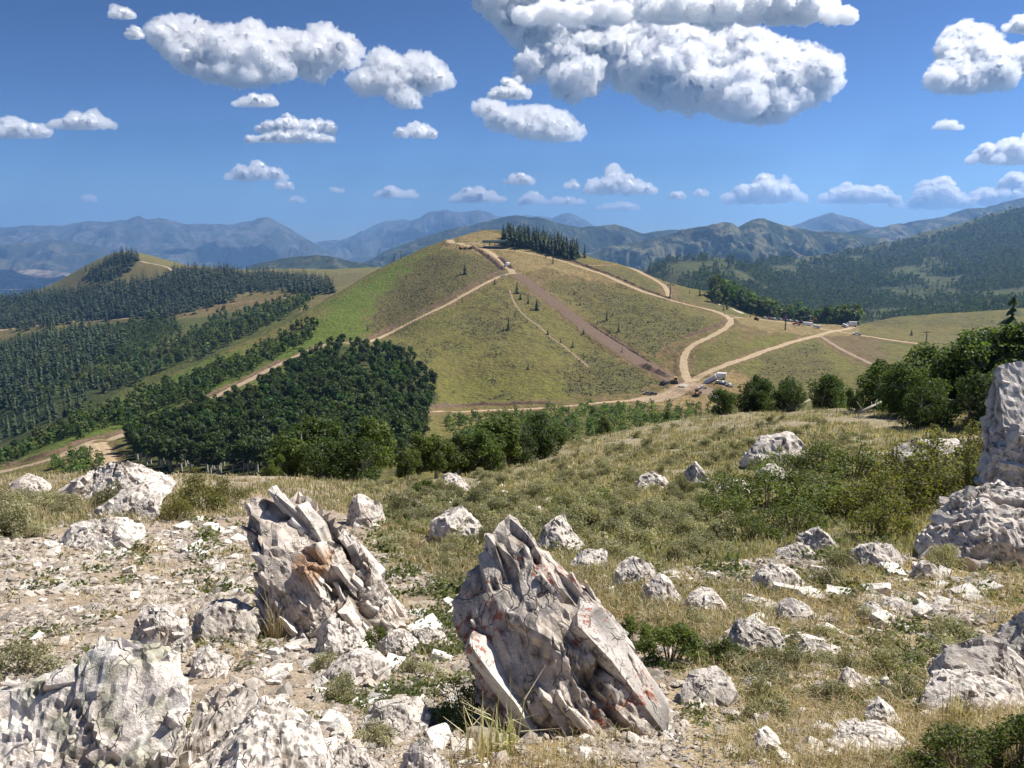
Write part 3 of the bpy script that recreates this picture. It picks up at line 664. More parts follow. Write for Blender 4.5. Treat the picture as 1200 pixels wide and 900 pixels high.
cloud([(527,592,219,235)], 22, label='thin white cloud directly above the bare hill summit')
g = 'tiny clouds scattered over the horizon'
for i, p in enumerate([(438,490,218,230),(592,626,204,214),(605,640,225,238),(640,685,230,238),(697,750,235,245),(1093,1130,140,150),(128,157,6,19),(322,345,210,220),(338,358,229,236),(784,803,220,232),(95,113,229,234),(812,830,222,228),(390,402,220,224),(660,678,211,219),(1040,1060,236,241),(150,166,28,44)]):
    cloud([p], 40+i, label='tiny wisp of white cloud in the blue sky', group=g, dens=.7)
# ------------------------------------------------------------------ the foreground slope
GPX, GPY = pix(fg.AA, fg.E)
g1_ = fbm2(fg.X*.7, fg.Y*.7, 4); g2_ = fbm2(fg.X*3+9, fg.Y*3, 4); g3_ = fbm2(fg.X*.16, fg.Y*.16+5, 3)
cg = np.empty(fg.X.shape+(3,)); cg[:] = (.37, .295, .22)
def gmix(w_, c):
    global cg
    cg = cg*(1-np.clip(w_, 0, 1)[..., None]) + np.array(c)*np.clip(w_, 0, 1)[..., None]
def gpoly(poly, j=14):
    return inpoly(GPX+g1_*j+g2_*j*.5, GPY+g2_*j*.4+g3_*j*.6, poly).astype(float)
STRAW = [(470,960),(520,880),(640,860),(800,800),(820,720),(700,690),(480,640),(430,610),(640,560),(1260,560),(1260,960)]
SLOPE = [(395,585),(420,566),(640,505),(860,470),(1000,462),(1280,460),(1280,600),(1050,665),(850,655),(720,690),(600,640),(480,625)]
LCREST = [(-60,540),(90,530),(290,540),(296,606),(210,612),(100,612),(0,650),(-60,650)]
gmix(gpoly(STRAW)*(.55+.5*g2_), (.40, .315, .165)); gmix(gpoly(SLOPE)*(.85+.3*g2_), (.26, .225, .13))
gmix(gpoly(LCREST)*(.5+.6*g2_), (.25, .215, .12)); gmix(sstep(g2_+.4*g1_, .15, .6)*.55, (.22, .165, .115)); gmix(sstep(-g2_+.3*g1_, .2, .6)*.4, (.47, .42, .35))
cg = np.clip(cg, .02, .7)
m_ground = attr_mat('ground', .95, noise=((9, .75, 1.2), (70, .7, 1.3)), bump=(45, .018))
ground = put('ground', fg.mesh('ground', m_ground, cg.reshape(-1, 3))); tag(ground, kind='structure')
def gz(x, y): return fg.z(x, y)

# ------------------------------------------------------------------ rocks
def rock_mat(name):
    m, nt, b = new_mat(name); N, L = nt.nodes, nt.links
    b.inputs['Roughness'].default_value = .85; b.inputs['Specular IOR Level'].default_value = .25
    at = N.new('ShaderNodeAttribute'); at.attribute_name = 'col'; tc = N.new('ShaderNodeNewGeometry')
    oi = N.new('ShaderNodeObjectInfo')
    def noise(scale, d=6, r=.65):
        n = N.new('ShaderNodeTexNoise'); n.inputs['Scale'].default_value = scale; n.inputs['Detail'].default_value = d; n.inputs['Roughness'].default_value = r
        L.new(tc.outputs['Position'], n.inputs['Vector']); return n.outputs['Fac']
    def rng(s, a, b_, c, d):
        r = N.new('ShaderNodeMapRange'); L.new(s, r.inputs[0]); r.inputs[1].default_value = a; r.inputs[2].default_value = b_; r.inputs[3].default_value = c; r.inputs[4].default_value = d; return r.outputs[0]
    def scale(c, f):
        s = N.new('ShaderNodeVectorMath'); s.operation = 'SCALE'; L.new(c, s.inputs[0]); L.new(f, s.inputs['Scale']); return s.outputs[0]
    def mix(f, c, rgb):
        x = N.new('ShaderNodeMix'); x.data_type = 'RGBA'; L.new(f, x.inputs[0]); L.new(c, x.inputs[6]); x.inputs[7].default_value = (*rgb, 1); return x.outputs[2]
    c = at.outputs['Color']
    c = scale(c, rng(oi.outputs['Random'], 0, 1, .86, 1.12))
    c = scale(c, rng(noise(14), .3, .7, .8, 1.15)); c = scale(c, rng(noise(75, 4), .3, .7, .84, 1.12))
    c = mix(rng(noise(26, 8, .75), .61, .68, 0, .7), c, (.085, .08, .07))         # black lichen specks
    ra = N.new('ShaderNodeMath'); ra.operation = 'MULTIPLY_ADD'; L.new(at.outputs['Alpha'], ra.inputs[0]); ra.inputs[1].default_value = .20; L.new(noise(22, 8, .7), ra.inputs[2])
    c = mix(rng(ra.outputs[0], .70, .74, 0, .85), c, (.33, .095, .05))         # rust lichen
    c = mix(rng(noise(6, 5), .58, .72, 0, .45), c, (.42, .30, .19))              # ochre stain
    # joints: thin dark cracks, warped, in two sizes
    wn = N.new('ShaderNodeTexNoise'); wn.inputs['Scale'].default_value = 5; wn.inputs['Detail'].default_value = 4; L.new(tc.outputs['Position'], wn.inputs['Vector'])
    wv = N.new('ShaderNodeVectorMath'); wv.operation = 'MULTIPLY_ADD'; L.new(wn.outputs['Color'], wv.inputs[0]); wv.inputs[1].default_value = (.22, .22, .22); L.new(tc.outputs['Position'], wv.inputs[2])
    st = N.new('ShaderNodeMapping'); st.inputs['Rotation'].default_value = (.2, .75, .1); st.inputs['Scale'].default_value = (1.9, 1.3, .55); L.new(wv.outputs[0], st.inputs['Vector'])
    def cracks(scale, w_, lo_, hi_):
        v = N.new('ShaderNodeTexVoronoi'); v.feature = 'DISTANCE_TO_EDGE'; v.inputs['Scale'].default_value = scale; L.new(st.outputs[0], v.inputs['Vector'])
        a_ = rng(v.outputs['Distance'], 0, w_, 1, 0); k_ = rng(noise(lo_*1.0, 3), hi_, hi_+.08, 0, 1)
        m_ = N.new('ShaderNodeMath'); m_.operation = 'MULTIPLY'; L.new(a_, m_.inputs[0]); L.new(k_, m_.inputs[1]); return m_.outputs[0]
    k1, k2 = cracks(5, .032, 4, .50), cracks(15, .05, 9, .53)
    ks = N.new('ShaderNodeMath'); ks.operation = 'MAXIMUM'; L.new(k1, ks.inputs[0]); L.new(k2, ks.inputs[1])
    kd = N.new('ShaderNodeMath'); kd.operation = 'MULTIPLY'; L.new(ks.outputs[0], kd.inputs[0]); kd.inputs[1].default_value = .68
    c = mix(kd.outputs[0], c, (.075, .06, .045))
    L.new(c, b.inputs['Base Color'])
    h = N.new('ShaderNodeMath'); h.operation = 'ADD'; L.new(noise(30, 8, .7), h.inputs[0]); L.new(noise(90, 5), h.inputs[1])
    bp = N.new('ShaderNodeBump'); bp.inputs['Distance'].default_value = .008; bp.inputs['Strength'].default_value = .8
    hk = N.new('ShaderNodeMath'); hk.operation = 'MULTIPLY_ADD'; L.new(ks.outputs[0], hk.inputs[0]); hk.inputs[1].default_value = -1.6; L.new(h.outputs[0], hk.inputs[2]); L.new(hk.outputs[0], bp.inputs['Height']); L.new(bp.outputs[0], b.inputs['Normal'])
    return m
m_rock = rock_mat('quartzite')
WHITE, PINK, GREY = np.array((.86, .79, .705)), np.array((.78, .65, .55)), np.array((.60, .56, .52))
def voro(P, seeds):
    """nearest and second nearest seed: index, F2-F1"""
    idx = np.empty(len(P), int); gap = np.empty(len(P))
    for i in range(0, len(P), 8000):
        d = np.linalg.norm(P[i:i+8000, None]-seeds[None], axis=2); o = np.argpartition(d, 1, axis=1)[:, :2]
        dd = np.take_along_axis(d, o, 1); sw = dd[:, 0] > dd[:, 1]
        idx[i:i+8000] = np.where(sw, o[:, 1], o[:, 0]); gap[i:i+8000] = np.abs(dd[:, 1]-dd[:, 0])
    return idx, gap
def vnorm(P, Fc):
    fn = np.cross(P[Fc[:, 1]]-P[Fc[:, 0]], P[Fc[:, 2]]-P[Fc[:, 0]]); N = np.zeros_like(P)
    for k in range(3):
        for a_ in range(3): N[:, a_] += np.bincount(Fc[:, k], fn[:, a_], len(P))
    return N/(np.linalg.norm(N, axis=1)[:, None]+1e-12)
def planes(P, D, lab, n, rg, tilt):
    """offset along D that lays every cell of the surface onto a plane of its own (broken faces)"""
    cnt = np.bincount(lab, minlength=n)[:, None]+1e-9
    c = np.stack([np.bincount(lab, P[:, k], n) for k in range(3)], 1)/cnt
    q = P-c[lab]; cov = np.zeros((n, 3, 3))
    for a_ in range(3):
        for b_ in range(a_, 3):
            cov[:, a_, b_] = cov[:, b_, a_] = np.bincount(lab, q[:, a_]*q[:, b_], n)
    wv, ve = np.linalg.eigh(cov+np.eye(3)*1e-12); nn = ve[:, :, 0]
    dm = np.stack([np.bincount(lab, D[:, k], n) for k in range(3)], 1)/cnt
    nn *= np.sign(np.einsum('ij,ij->i', nn, dm)+1e-9)[:, None]
    nn = nn + rg.normal(size=(n, 3))*tilt; nn /= np.linalg.norm(nn, axis=1)[:, None]
    den = np.maximum(np.einsum('ij,ij->i', D, nn[lab]), .6)
    return -np.einsum('ij,ij->i', q, nn[lab])/den
def break_up(P, Fc, size, rg, cell=.22, amp=0.100, stretch=1.0, bed=(0, 0, 1), groove=.03, rough=.012):
    """splits a rough body into jointed angular blocks; returns displaced points and colours"""
    bed = np.array(bed, float); bed /= np.linalg.norm(bed)
    def st(Q): return Q - np.outer(Q @ bed, bed)*(1-1/stretch)
    D = vnorm(P, Fc)
    warp = np.stack([fbm3(P/(size*.2)+k*7, 4) for k in (1, 2, 3)], 1)*size*.03
    def feat(Q, Nn): return np.concatenate([st(Q+warp), Nn*size*.30], 1)
    def pick(f, m): return f[rg.choice(len(f), m, replace=False)]
    n1 = int(np.clip(9/cell, 14, 80)); f1 = feat(P, D); i1, gap1 = voro(f1, pick(f1, n1))
    d = np.clip(planes(P, D, i1, n1, rg, .05)*.95, -.05*size, .05*size) + rg.uniform(-1, .5, n1)[i1]*amp*size*.40
    P1 = P + D*d[:, None]
    n2_ = int(np.clip(n1*5, 60, 330)); D2 = vnorm(P1, Fc); f2 = feat(P, D); i2, gap2 = voro(f2, pick(f2, n2_))
    d2 = np.clip(planes(P1, D, i2, n2_, rg, .11)*.9, -.03*size, .025*size) + rg.uniform(-1, .6, n2_)[i2]*amp*size*.13
    P2 = P1 + D*d2[:, None]
    g = np.exp(-(gap1/(size*.022))**1.5); g2 = np.exp(-(gap2/(size*.012))**1.5)
    big = sstep(n3(P[:,0]/(size*.35)+9, P[:,1]/(size*.35), P[:,2]/(size*.35)), -.2, .25)
    d3 = -g*groove*size*(.15+1.1*big) - g2*groove*.35*size*(.2+.8*big) + fbm3(P/(size*.05), 4, .6)*rough*size*.55 - np.maximum(fbm3(P/(size*.04)+40, 3)-.4, 0)*rough*size*1.6
    Q = P2 + D*d3[:, None]
    t = rg.random(n2_)[i2][:, None]; t2 = rg.random(n1)[i1][:, None]
    c = WHITE*(1-t*.35) + PINK*t*.35; c = c*(1-.22*t2) + GREY*.22*t2
    nz = fbm3(P/(size*.12)+3, 5)[:, None]
    c = c*(1+.25*nz)
    dirt = np.clip(g*.7*(.3+.7*big)+g2*.4*(.2+.8*big) + .3*sstep(nz[:, 0], .22, .5), 0, .85)[:, None]
    c = c*(1-dirt) + np.array((.16, .125, .09))*dirt
    return Q, np.clip(c, .02, .85), g, nz[:, 0]
_hl = {}
def hull(i, sub):
    """an angular broken block, corners within about +-1"""
    if (i, sub) in _hl: return _hl[(i, sub)]
    rg = np.random.default_rng(4000+i); bm = bmesh.new()
    pts = [np.array((sx, sy, sz))*rg.uniform(.55, 1.05, 3) for sx in (-1, 1) for sy in (-1, 1) for sz in (-1, 1)] + [rg.uniform(-1, 1, 3)*1.12 for k in range(5)]
    vs = [bm.verts.new(p) for p in pts]
    r = bmesh.ops.convex_hull(bm, input=vs); bmesh.ops.delete(bm, geom=[v for v in bm.verts if not v.link_faces], context='VERTS')
    bmesh.ops.triangulate(bm, faces=bm.faces)
    if sub: bmesh.ops.subdivide_edges(bm, edges=bm.edges, cuts=sub, use_grid_fill=True); bmesh.ops.triangulate(bm, faces=bm.faces)
    bm.verts.index_update(); bmesh.ops.recalc_face_normals(bm, faces=bm.faces)
    V = np.array([v.co[:] for v in bm.verts]); Fc = np.array([[v.index for v in f.verts] for f in bm.faces]); bm.free(); _hl[(i, sub)] = (V, Fc); return V, Fc
def blocks(P, N, size, rg, cell, amp, bed, sub, n, inside):
    """angular slabs set into the skin of a rock body"""
    sp = size*cell*.50; keep = []; o_ = rg.permutation(len(P))[:6000]
    for i in o_:
        if len(keep) >= n: break
        if all((P[i]-P[j]) @ (P[i]-P[j]) > sp*sp for j in keep[-400:]): keep.append(i)
    Vs, Fs, Cs, o = [], [], [], 0
    for i in keep:
        V, Fc = hull(int(rg.integers(24)), sub); nn = N[i]
        if bed is not None:
            e1 = bed + rg.normal(size=3)*.13; e3 = np.cross(bed, (0, 1, 0)) + rg.normal(size=3)*.22; L = np.array((rg.uniform(.6, 2.2), rg.uniform(.35, .8), rg.uniform(.16, .42)))*.78
        else:
            e3 = nn + rg.normal(size=3)*.35; e1 = rg.normal(size=3); L = np.array((rg.uniform(.5, 1.2), rg.uniform(.35, .8), rg.uniform(.2, .5)))*.72
        e1 = e1/np.linalg.norm(e1); e3 = e3-e1*(e3 @ e1); e3 /= np.linalg.norm(e3); e2 = np.cross(e3, e1); E = np.stack([e1, e2, e3]); L = L*size*cell*rg.choice((.4, .6, .8, 1, 1.2))
        h = np.abs(E @ nn) @ L; c = P[i] - nn*(h*.90 - amp*size*(rg.uniform(0, 1.0)**1.6 - .1))
        W = (V*L) @ E + c
        if not inside(W): continue
        Vs.append(W); Fs.append(Fc+o); o += len(V)
        t, t2 = rg.random(), rg.random(); col = WHITE*(1-.45*t)+PINK*.45*t; col = col*(1-.35*t2)+GREY*.35*t2; Cs.append(np.tile(col*rg.uniform(.8, 1.08), (len(V), 1)))
    W, C_ = np.concatenate(Vs), np.concatenate(Cs)
    W = W + np.stack([fbm3(W/(size*.06)+k*9.7, 3) for k in range(3)], 1)*size*.007 + np.stack([fbm3(W/(size*.16)+k*5.1, 3) for k in range(3)], 1)*size*.020
    return W, np.concatenate(Fs), C_
def outlined_rock(name, label, outline, seed, depth=.75, sub=5, cell=.2, amp=.10, stretch=1.0, bed=(0, 0, 1), groove=.03, rough=.012, cat='boulder', red=.0, ycen=None, green=0, group=None, lean=0.42, cuts=8, spots=(), frac=1, dark=0):
    """a boulder whose front silhouette is surveyed from the photograph; it has its own distance, size and depth"""
    rg = np.random.default_rng(seed); O = np.array(outline, float)
    bx = O[O[:, 1] > O[:, 1].max()-.25*np.ptp(O[:, 1])][:, 0].mean(); by = O[:, 1].max()
    if ycen is None:
        h = fg.hit(bx, min(by-.10*np.ptp(O[:, 1]), 1140))[0]; yb = h[1]
        hw = np.ptp(O[:, 0])/F*yb*.5; yc = yb + hw*depth*.55
    else: yc = ycen; hw = np.ptp(O[:, 0])/F*yc*.5
    a, e = ae(O[:, 0], O[:, 1]); X_, Z_ = a*yc, e*yc
    zb = Z_.min(); Z_ = np.where(Z_ < zb+.06*np.ptp(Z_), Z_-.12*np.ptp(Z_), Z_)            # root it in the ground
    cx, cz = (X_.min()+X_.max())/2, zb+.14*(Z_.max()-zb)
    yl = (yc - lean*cz)/(1-lean*e); X_, Z_n = a*yl, e*yl                                   # the outline lies on the rock's own leaning plane
    low_ = O[:, 1] > O[:, 1].max()-.06*np.ptp(O[:, 1]); Z_ = np.where(low_, Z_n-.12*np.ptp(Z_n), Z_n); cx = (X_.min()+X_.max())/2
    # resample outline by angle (star-shaped about the centre)
    th = np.arctan2(Z_-cz, X_-cx); r = np.hypot(Z_-cz, X_-cx)
    TT = np.linspace(-math.pi, math.pi, 721)
    Pn = np.stack([X_-cx, Z_-cz], 1); RR = np.zeros(721)
    for i in range(len(Pn)):
        p, q = Pn[i], Pn[(i+1) % len(Pn)]; d = q-p
        cs, sn = np.cos(TT), np.sin(TT); den = cs*d[1]-sn*d[0]
        with np.errstate(all='ignore'):
            t = (p[0]*d[1]-p[1]*d[0])/den; s_ = (p[0]*sn-p[1]*cs)/den*1.0
            s_ = np.where(np.abs(den) > 1e-12, (p[0]*sn-p[1]*cs)/-(-den), -1)
        okk = (t > 0) & (s_ >= -1e-6) & (s_ <= 1+1e-6)
        RR = np.where(okk, np.maximum(RR, t), RR)
    RR = np.where(RR <= 0, np.median(RR[RR > 0]), RR)
    V, Fc = ico(sub); 
    size = math.sqrt(np.ptp(X_)*np.ptp(Z_)); Dy = hw*depth
    dxz = np.hypot(V[:, 0], V[:, 2])+1e-9; ang = np.arctan2(V[:, 2], V[:, 0]); Rt = np.interp(ang, TT, RR)
    p_ = 2.1; rr = ((dxz/Rt)**p_ + (np.abs(V[:, 1])/Dy)**p_)**(-1/p_)
    for k in range(cuts):
        n = rg.normal(size=3); n[1] = (-1 if k % 3 else 1)*(abs(n[1])*1.2+.9); n[2] += .3; n /= np.linalg.norm(n)
        sup = ((V*rr[:, None]) @ n).max(); dn = V @ n
        rr = np.where(dn > 1e-3, np.minimum(rr, sup*rg.uniform(.72, .93)/np.maximum(dn, 1e-3)), rr)
    P = V*rr[:, None]
    P[:, 1] += lean*P[:, 2]
    Q, c, g, nz = break_up(P, Fc, size, rg, cell, amp*.5, stretch, bed, groove, rough)
    N = vnorm(Q, Fc); vis = np.where(Q[:, 2] > Z_.min()-cz-.05*size)[0]
    bdv = np.array(bed, float)/np.linalg.norm(bed) if stretch > 1 else None
    nb = int(np.clip(3.6/cell**2, 40, 420)) if frac else 0
    def inside(W): return bool((np.hypot(W[:, 0], W[:, 2]-lean*0) <= 1.05*np.interp(np.arctan2(W[:, 2], W[:, 0]), TT, RR)+.015*size).all())
    if nb:
        W, WF, WC = blocks(Q[vis], N[vis], size, rg, cell*.85, amp*.22, bdv, 2, nb, inside)
        W2, WF2, WC2 = blocks(Q[vis], N[vis], size, rg, cell*.42, amp*.16, bdv, 1, nb, inside)
        Q = Q - N*size*.006; c = c*np.array((.86, .83, .80)) if stretch > 1 else c*.95  # body between the slabs darkened for crevice soil and shade
        Fc = np.concatenate([Fc, WF+len(Q), WF2+len(Q)+len(W)]); Q = np.concatenate([Q, W, W2]); c = np.concatenate([c, WC, WC2])
        nz = fbm3(Q/(size*.12)+3, 4); c = c*(1+.16*nz[:, None])
    red_a = np.clip(red*1.5*sstep(fbm3(Q/(size*.25)+2, 3), -.25, .45), 0, 1)
    bl_ = sstep(fbm3(Q/(size*.05)+29, 4, .65) + .5*fbm3(Q/(size*.3)+12, 2), .42-dark, .56-dark)[:, None]*.8; c = c*(1-bl_) + np.array((.13, .12, .105))*bl_
    for (sx_, sy_, rx, ry, colr) in spots:
        a0_, e0_ = ae(sx_, sy_); k_ = yc/F
        w_ = (1-sstep(np.hypot((Q[:, 0]+cx-a0_*yc)/(rx*k_), (Q[:, 2]+cz-e0_*yc)/(ry*k_)) + .12*nz, .85, 1.0))*(Q[:, 1] < .3*hw)
        c = c*(1-w_[:, None]) + np.array(colr)*(1+.2*nz[:, None])*w_[:, None]
    if green:
        gg = sstep(fbm3(Q/(size*.13)+19, 4), .0, .3)[:, None]*green; c = c*(1-gg) + np.array((.27, .28, .17))*gg
    me = np_mesh(name, Q, Fc, m_rock, np.concatenate([np.clip(c, .02, .85), red_a[:, None]], 1), smooth=False)
    o = put(name, me, loc=(cx, yc, cz)); tag(o, label, cat, group); return o
ROCKSPEC = []
def rk(label, outline, seed, **k): return outlined_rock('boulder', label, outline, seed, **k)
hero1 = rk('tall pale standing rock with a peach coloured face, left of centre', [(300,752),(303,700),(306,655),(296,635),(289,610),(291,585),(300,562),(313,549),(328,553),(342,572),(372,590),(398,622),(425,650),(448,680),(468,712),(472,728),(440,752),(400,765),(340,768)], 501, depth=.62, sub=6, cell=.14, amp=0.100, stretch=1.7, bed=(.62,-.1,-.75), groove=.05, red=.35, lean=.38, cuts=5, spots=[(336,608,13,30,(.62,.42,.25)), (365,660,24,20,(.46,.30,.19))])
hero2 = rk('big fin of slabby white rock with rust red lichen at centre', [(548,800),(541,745),(540,700),(546,668),(560,648),(572,632),(588,616),(601,608),(613,613),(622,624),(638,640),(660,668),(690,700),(712,716),(735,742),(757,782),(788,832),(765,850),(700,865),(640,888),(610,880),(575,830)], 502, depth=.62, sub=6, cell=.22, amp=0.120, stretch=2.6, bed=(.55,-.15,-.82), groove=.05, red=.6, lean=.5, cuts=5)
rk('broad lichen covered outcrop filling the bottom left corner', [(-70,960),(-60,850),(-20,812),(30,800),(72,792),(98,757),(130,748),(165,760),(196,788),(214,822),(220,862),(208,920),(190,975),(60,990)], 503, depth=.8, sub=6, cell=.20, amp=0.100, groove=.03, rough=.02, red=.2, green=.55)
rk('wedge shaped pale slab with red lichen at the bottom edge, right of the lichen outcrop', [(190,930),(230,893),(262,868),(303,822),(330,833),(362,850),(395,895),(430,950),(300,990)], 504, depth=1.0, sub=6, cell=.16, amp=.05, groove=.03, red=.3, lean=.9)
rk('tan stained block wedged between the lichen outcrop and the wedge slab', [(215,880),(226,830),(245,803),(272,800),(300,815),(310,850),(270,900),(225,910)], 505, depth=.8, sub=5, cell=.2, lean=.8)
rk('smooth tan topped block beside the dark shaded rocks at left', [(150,768),(153,742),(160,722),(178,705),(200,711),(220,733),(228,756),(205,772),(170,775)], 506, depth=.9, sub=5, cell=.5, amp=0.060, groove=.015)
rk('dark grey jumbled rock in the shade left of the peach faced standing rock', [(217,748),(226,722),(245,707),(270,703),(292,712),(308,735),(300,755),(255,760)], 507, depth=.9, sub=5, cell=.22, amp=0.140)
rk('grey two-lobed rock just below the smooth tan topped block', [(222,792),(225,765),(245,755),(262,768),(268,790),(250,800)], 508, depth=.9, cell=.35)
rk('knobbly low rock at the foot of the peach faced standing rock', [(368,762),(373,728),(392,718),(412,735),(432,762),(420,778),(380,778)], 509, depth=.9, cell=.25, amp=0.120)
rk('massive grey boulder on the right frame edge in front of the trees', [(1146,565),(1154,520),(1161,482),(1168,452),(1178,436),(1198,431),(1232,440),(1262,480),(1275,540),(1230,575),(1160,575)], 510, depth=.6, sub=6, cell=.3, amp=0.080, groove=.02, rough=.02, ycen=13.5)
rk('white slabby outcrop behind the shrubs, left of the massive grey boulder', [(1048,552),(1054,528),(1072,514),(1098,511),(1122,516),(1130,545),(1110,565),(1065,566)], 511, depth=.9, cell=.25, amp=0.120)
rk('rough black and white outcrop on the right frame edge below the shrubs', [(1066,662),(1084,640),(1104,610),(1128,580),(1165,570),(1205,575),(1262,600),(1280,672),(1180,676),(1100,668)], 512, depth=.7, sub=6, cell=.16, amp=0.120, groove=.06, rough=.022)
rk('rounded white rock pair on the upper right slope near the green bushes', [(866,546),(880,524),(898,507),(922,507),(942,519),(944,548),(905,553)], 513, depth=.8, cell=.3)
rk('pointed white rock on the upper slope left of the green bush thicket', [(802,580),(804,548),(813,540),(824,550),(836,566),(842,582)], 514, depth=.9, cell=.35)
rk('low pale rock leaning behind the pointed white rock', [(836,582),(846,566),(862,560),(880,570),(884,584)], 515, depth=.9, cell=.4)
rk('sloping white rock slab at the upper edge of the green thicket', [(884,566),(892,548),(908,544),(926,556),(932,570)], 516, depth=.9, cell=.4)
rk('large cracked white outcrop on the left crest', [(70,580),(92,560),(108,545),(130,539),(152,544),(178,555),(202,570),(195,584),(140,592)], 517, depth=.8, sub=6, cell=.22, amp=0.100, groove=.04)
rk('long pale slab below the cracked white outcrop on the left crest', [(100,608),(118,590),(140,575),(165,568),(188,578),(186,602),(150,612)], 518, depth=.8, cell=.3)
rk('grey end block at the right end of the left crest outcrop', [(146,612),(152,594),(168,583),(184,585),(190,600),(176,612)], 519, depth=.9, cell=.5)
rk('small red tinged rock at far left on the crest', [(6,578),(12,564),(28,557),(46,562),(60,574),(40,582)], 520, depth=.9, cell=.3, red=.5)
rk('flat layered slab on the gravel below the left crest', [(62,645),(70,626),(92,612),(130,608),(152,612),(166,630),(150,642),(100,650)], 521, depth=.8, cell=.22, amp=0.100)
rk('low dome of white rock ringed by sagebrush above the two standing rocks', [(500,640),(506,612),(522,598),(545,596),(562,606),(576,630),(565,642)], 522, depth=.8, cell=.3)
rk('upright white rock just behind the peak of the central fin', [(626,642),(634,622),(648,608),(662,602),(668,618),(684,642),(660,650)], 523, depth=.8, cell=.25, amp=0.120)
rk('rounded boulder with a dark underside right of the central fin', [(666,672),(672,654),(690,645),(708,646),(714,660),(700,672)], 524, depth=.9, cell=.5)
rk('cluster of rounded white knobs, farther right of the central fin', [(716,690),(722,664),(742,654),(764,660),(770,680),(750,694)], 525, depth=.9, cell=.22, amp=0.140)
rk('pale rock with long cracks above the bright green shrub', [(748,708),(757,684),(774,672),(790,684),(798,706),(778,714)], 526, depth=.9, cell=.3)
rk('tortoise shaped white boulder with a dark hollow in the middle of the right slope', [(798,722),(803,702),(818,691),(838,692),(850,706),(854,720),(830,726)], 527, depth=.9, sub=5, cell=.45, amp=0.060, groove=.015)
rk('white rock below the trees on the central crest', [(514,574),(520,558),(530,554),(542,560),(552,574),(535,578)], 528, depth=.9, cell=.35)
rk('twin white rocks with red lichen on the slope left of centre', [(404,616),(410,590),(420,577),(432,586),(448,592),(452,612),(430,622)], 529, depth=.9, cell=.28, amp=0.120, red=.5)
rk('small white rock in the sagebrush below the central trees', [(474,600),(480,588),(488,585),(500,592),(498,602)], 530, depth=.9, cell=.4)
rk('two joined white stones on the open upper slope', [(742,574),(750,558),(764,553),(780,560),(786,572)], 531, depth=.9, cell=.35)
rk('rounded grey boulder at the foot of the green thicket', [(932,652),(938,628),(955,615),(972,622),(982,646),(960,656)], 532, depth=.9, cell=.5, amp=0.060)
rk('pale flat boulder left of the rounded grey boulder at the thicket foot', [(908,652),(920,640),(942,636),(956,648),(940,658)], 533, depth=.9, cell=.45)
rk('dark streaked low outcrop in front of the black and white outcrop', [(990,672),(998,648),(1020,636),(1046,640),(1058,660),(1040,674)], 534, depth=.9, cell=.25, amp=0.120)
rk('single wedge stone with a bright top in front of the right outcrop', [(1066,680),(1072,662),(1082,656),(1096,662),(1104,676),(1090,682)], 535, depth=.9, sub=4, cell=.7, amp=0.060, groove=.01)
rk('grey angular boulder with a red lichen spot near the right frame edge', [(1096,805),(1098,768),(1112,756),(1128,752),(1142,744),(1168,754),(1196,770),(1214,805),(1170,820),(1120,815)], 536, depth=.9, sub=5, cell=.4, amp=0.100, groove=.02, red=.15)
rk('pale edge rock on the right frame edge above the grey angular boulder', [(1168,770),(1178,742),(1192,722),(1215,712),(1250,730),(1260,780),(1210,790)], 537, depth=.9, cell=.35)
rk('chalky slab in front of the grey angular boulder', [(1084,835),(1092,806),(1110,790),(1150,793),(1200,806),(1210,835),(1140,846)], 538, depth=.9, lean=.8, cell=.35, amp=0.080)
rk('bright wedge shaped stone in the dry grass at lower right', [(978,815),(984,795),(996,782),(1010,790),(1026,808),(1010,816)], 539, depth=.9, sub=4, cell=.8, amp=0.060, groove=.01)
rk('brown shaded stone beside the bright wedge stone', [(1028,815),(1034,796),(1046,793),(1054,808),(1046,816)], 540, depth=.9, lean=.8, sub=4, cell=.8, amp=0.060, groove=.01)
rk('flat pale stone with tan patch right of the central fin base', [(796,825),(804,800),(820,788),(846,787),(870,806),(868,824),(830,832)], 541, depth=.9, lean=.8, cell=.4)
rk('squat rounded stone in the straw at the bottom edge', [(878,888),(884,866),(896,852),(908,858),(916,880),(900,890)], 542, depth=.9, lean=.8, sub=4, cell=.6, amp=0.060)
rk('dark lichen blackened stone pile at lower right', [(1008,858),(1016,838),(1030,818),(1046,828),(1058,850),(1040,862)], 543, depth=.9, lean=.8, cell=.3, amp=0.120)
rk('long chalk white slab lying at the bottom right', [(962,888),(970,868),(1000,856),(1040,850),(1062,862),(1060,882),(1010,896)], 544, depth=.9, lean=.8, cell=.35)
rk('charcoal coloured angular rock in the right clutter of stones', [(866,712),(874,700),(896,700),(906,712),(890,718)], 545, depth=.9, sub=4, cell=.5)
rk('block with a dark left face in the right clutter of stones', [(908,728),(914,708),(928,702),(950,712),(960,728),(935,734)], 546, depth=.9, sub=4, cell=.5)
rk('jagged pale outcrop in front of the dark faced block', [(850,762),(858,738),(874,726),(900,732),(925,752),(920,768),(880,774)], 547, depth=.9, cell=.28, amp=0.120)
rk('low streaked slab right of the jagged pale outcrop', [(928,770),(944,752),(970,750),(990,764),(984,776)], 548, depth=.9, cell=.35)
rk('upright white plate pair on the far edge of the straw clearing', [(1002,728),(1008,710),(1020,704),(1036,714),(1046,730)], 549, depth=.9, cell=.4)
rk('brown capped block behind the straw clearing', [(1030,716),(1036,702),(1050,698),(1062,706),(1060,718)], 550, depth=.9, sub=4, cell=.5)
rk('heap of pale pink blocks below the green thicket', [(880,690),(888,672),(905,662),(926,664),(944,680),(940,694),(905,698)], 551, depth=.9, cell=.2, amp=0.160)
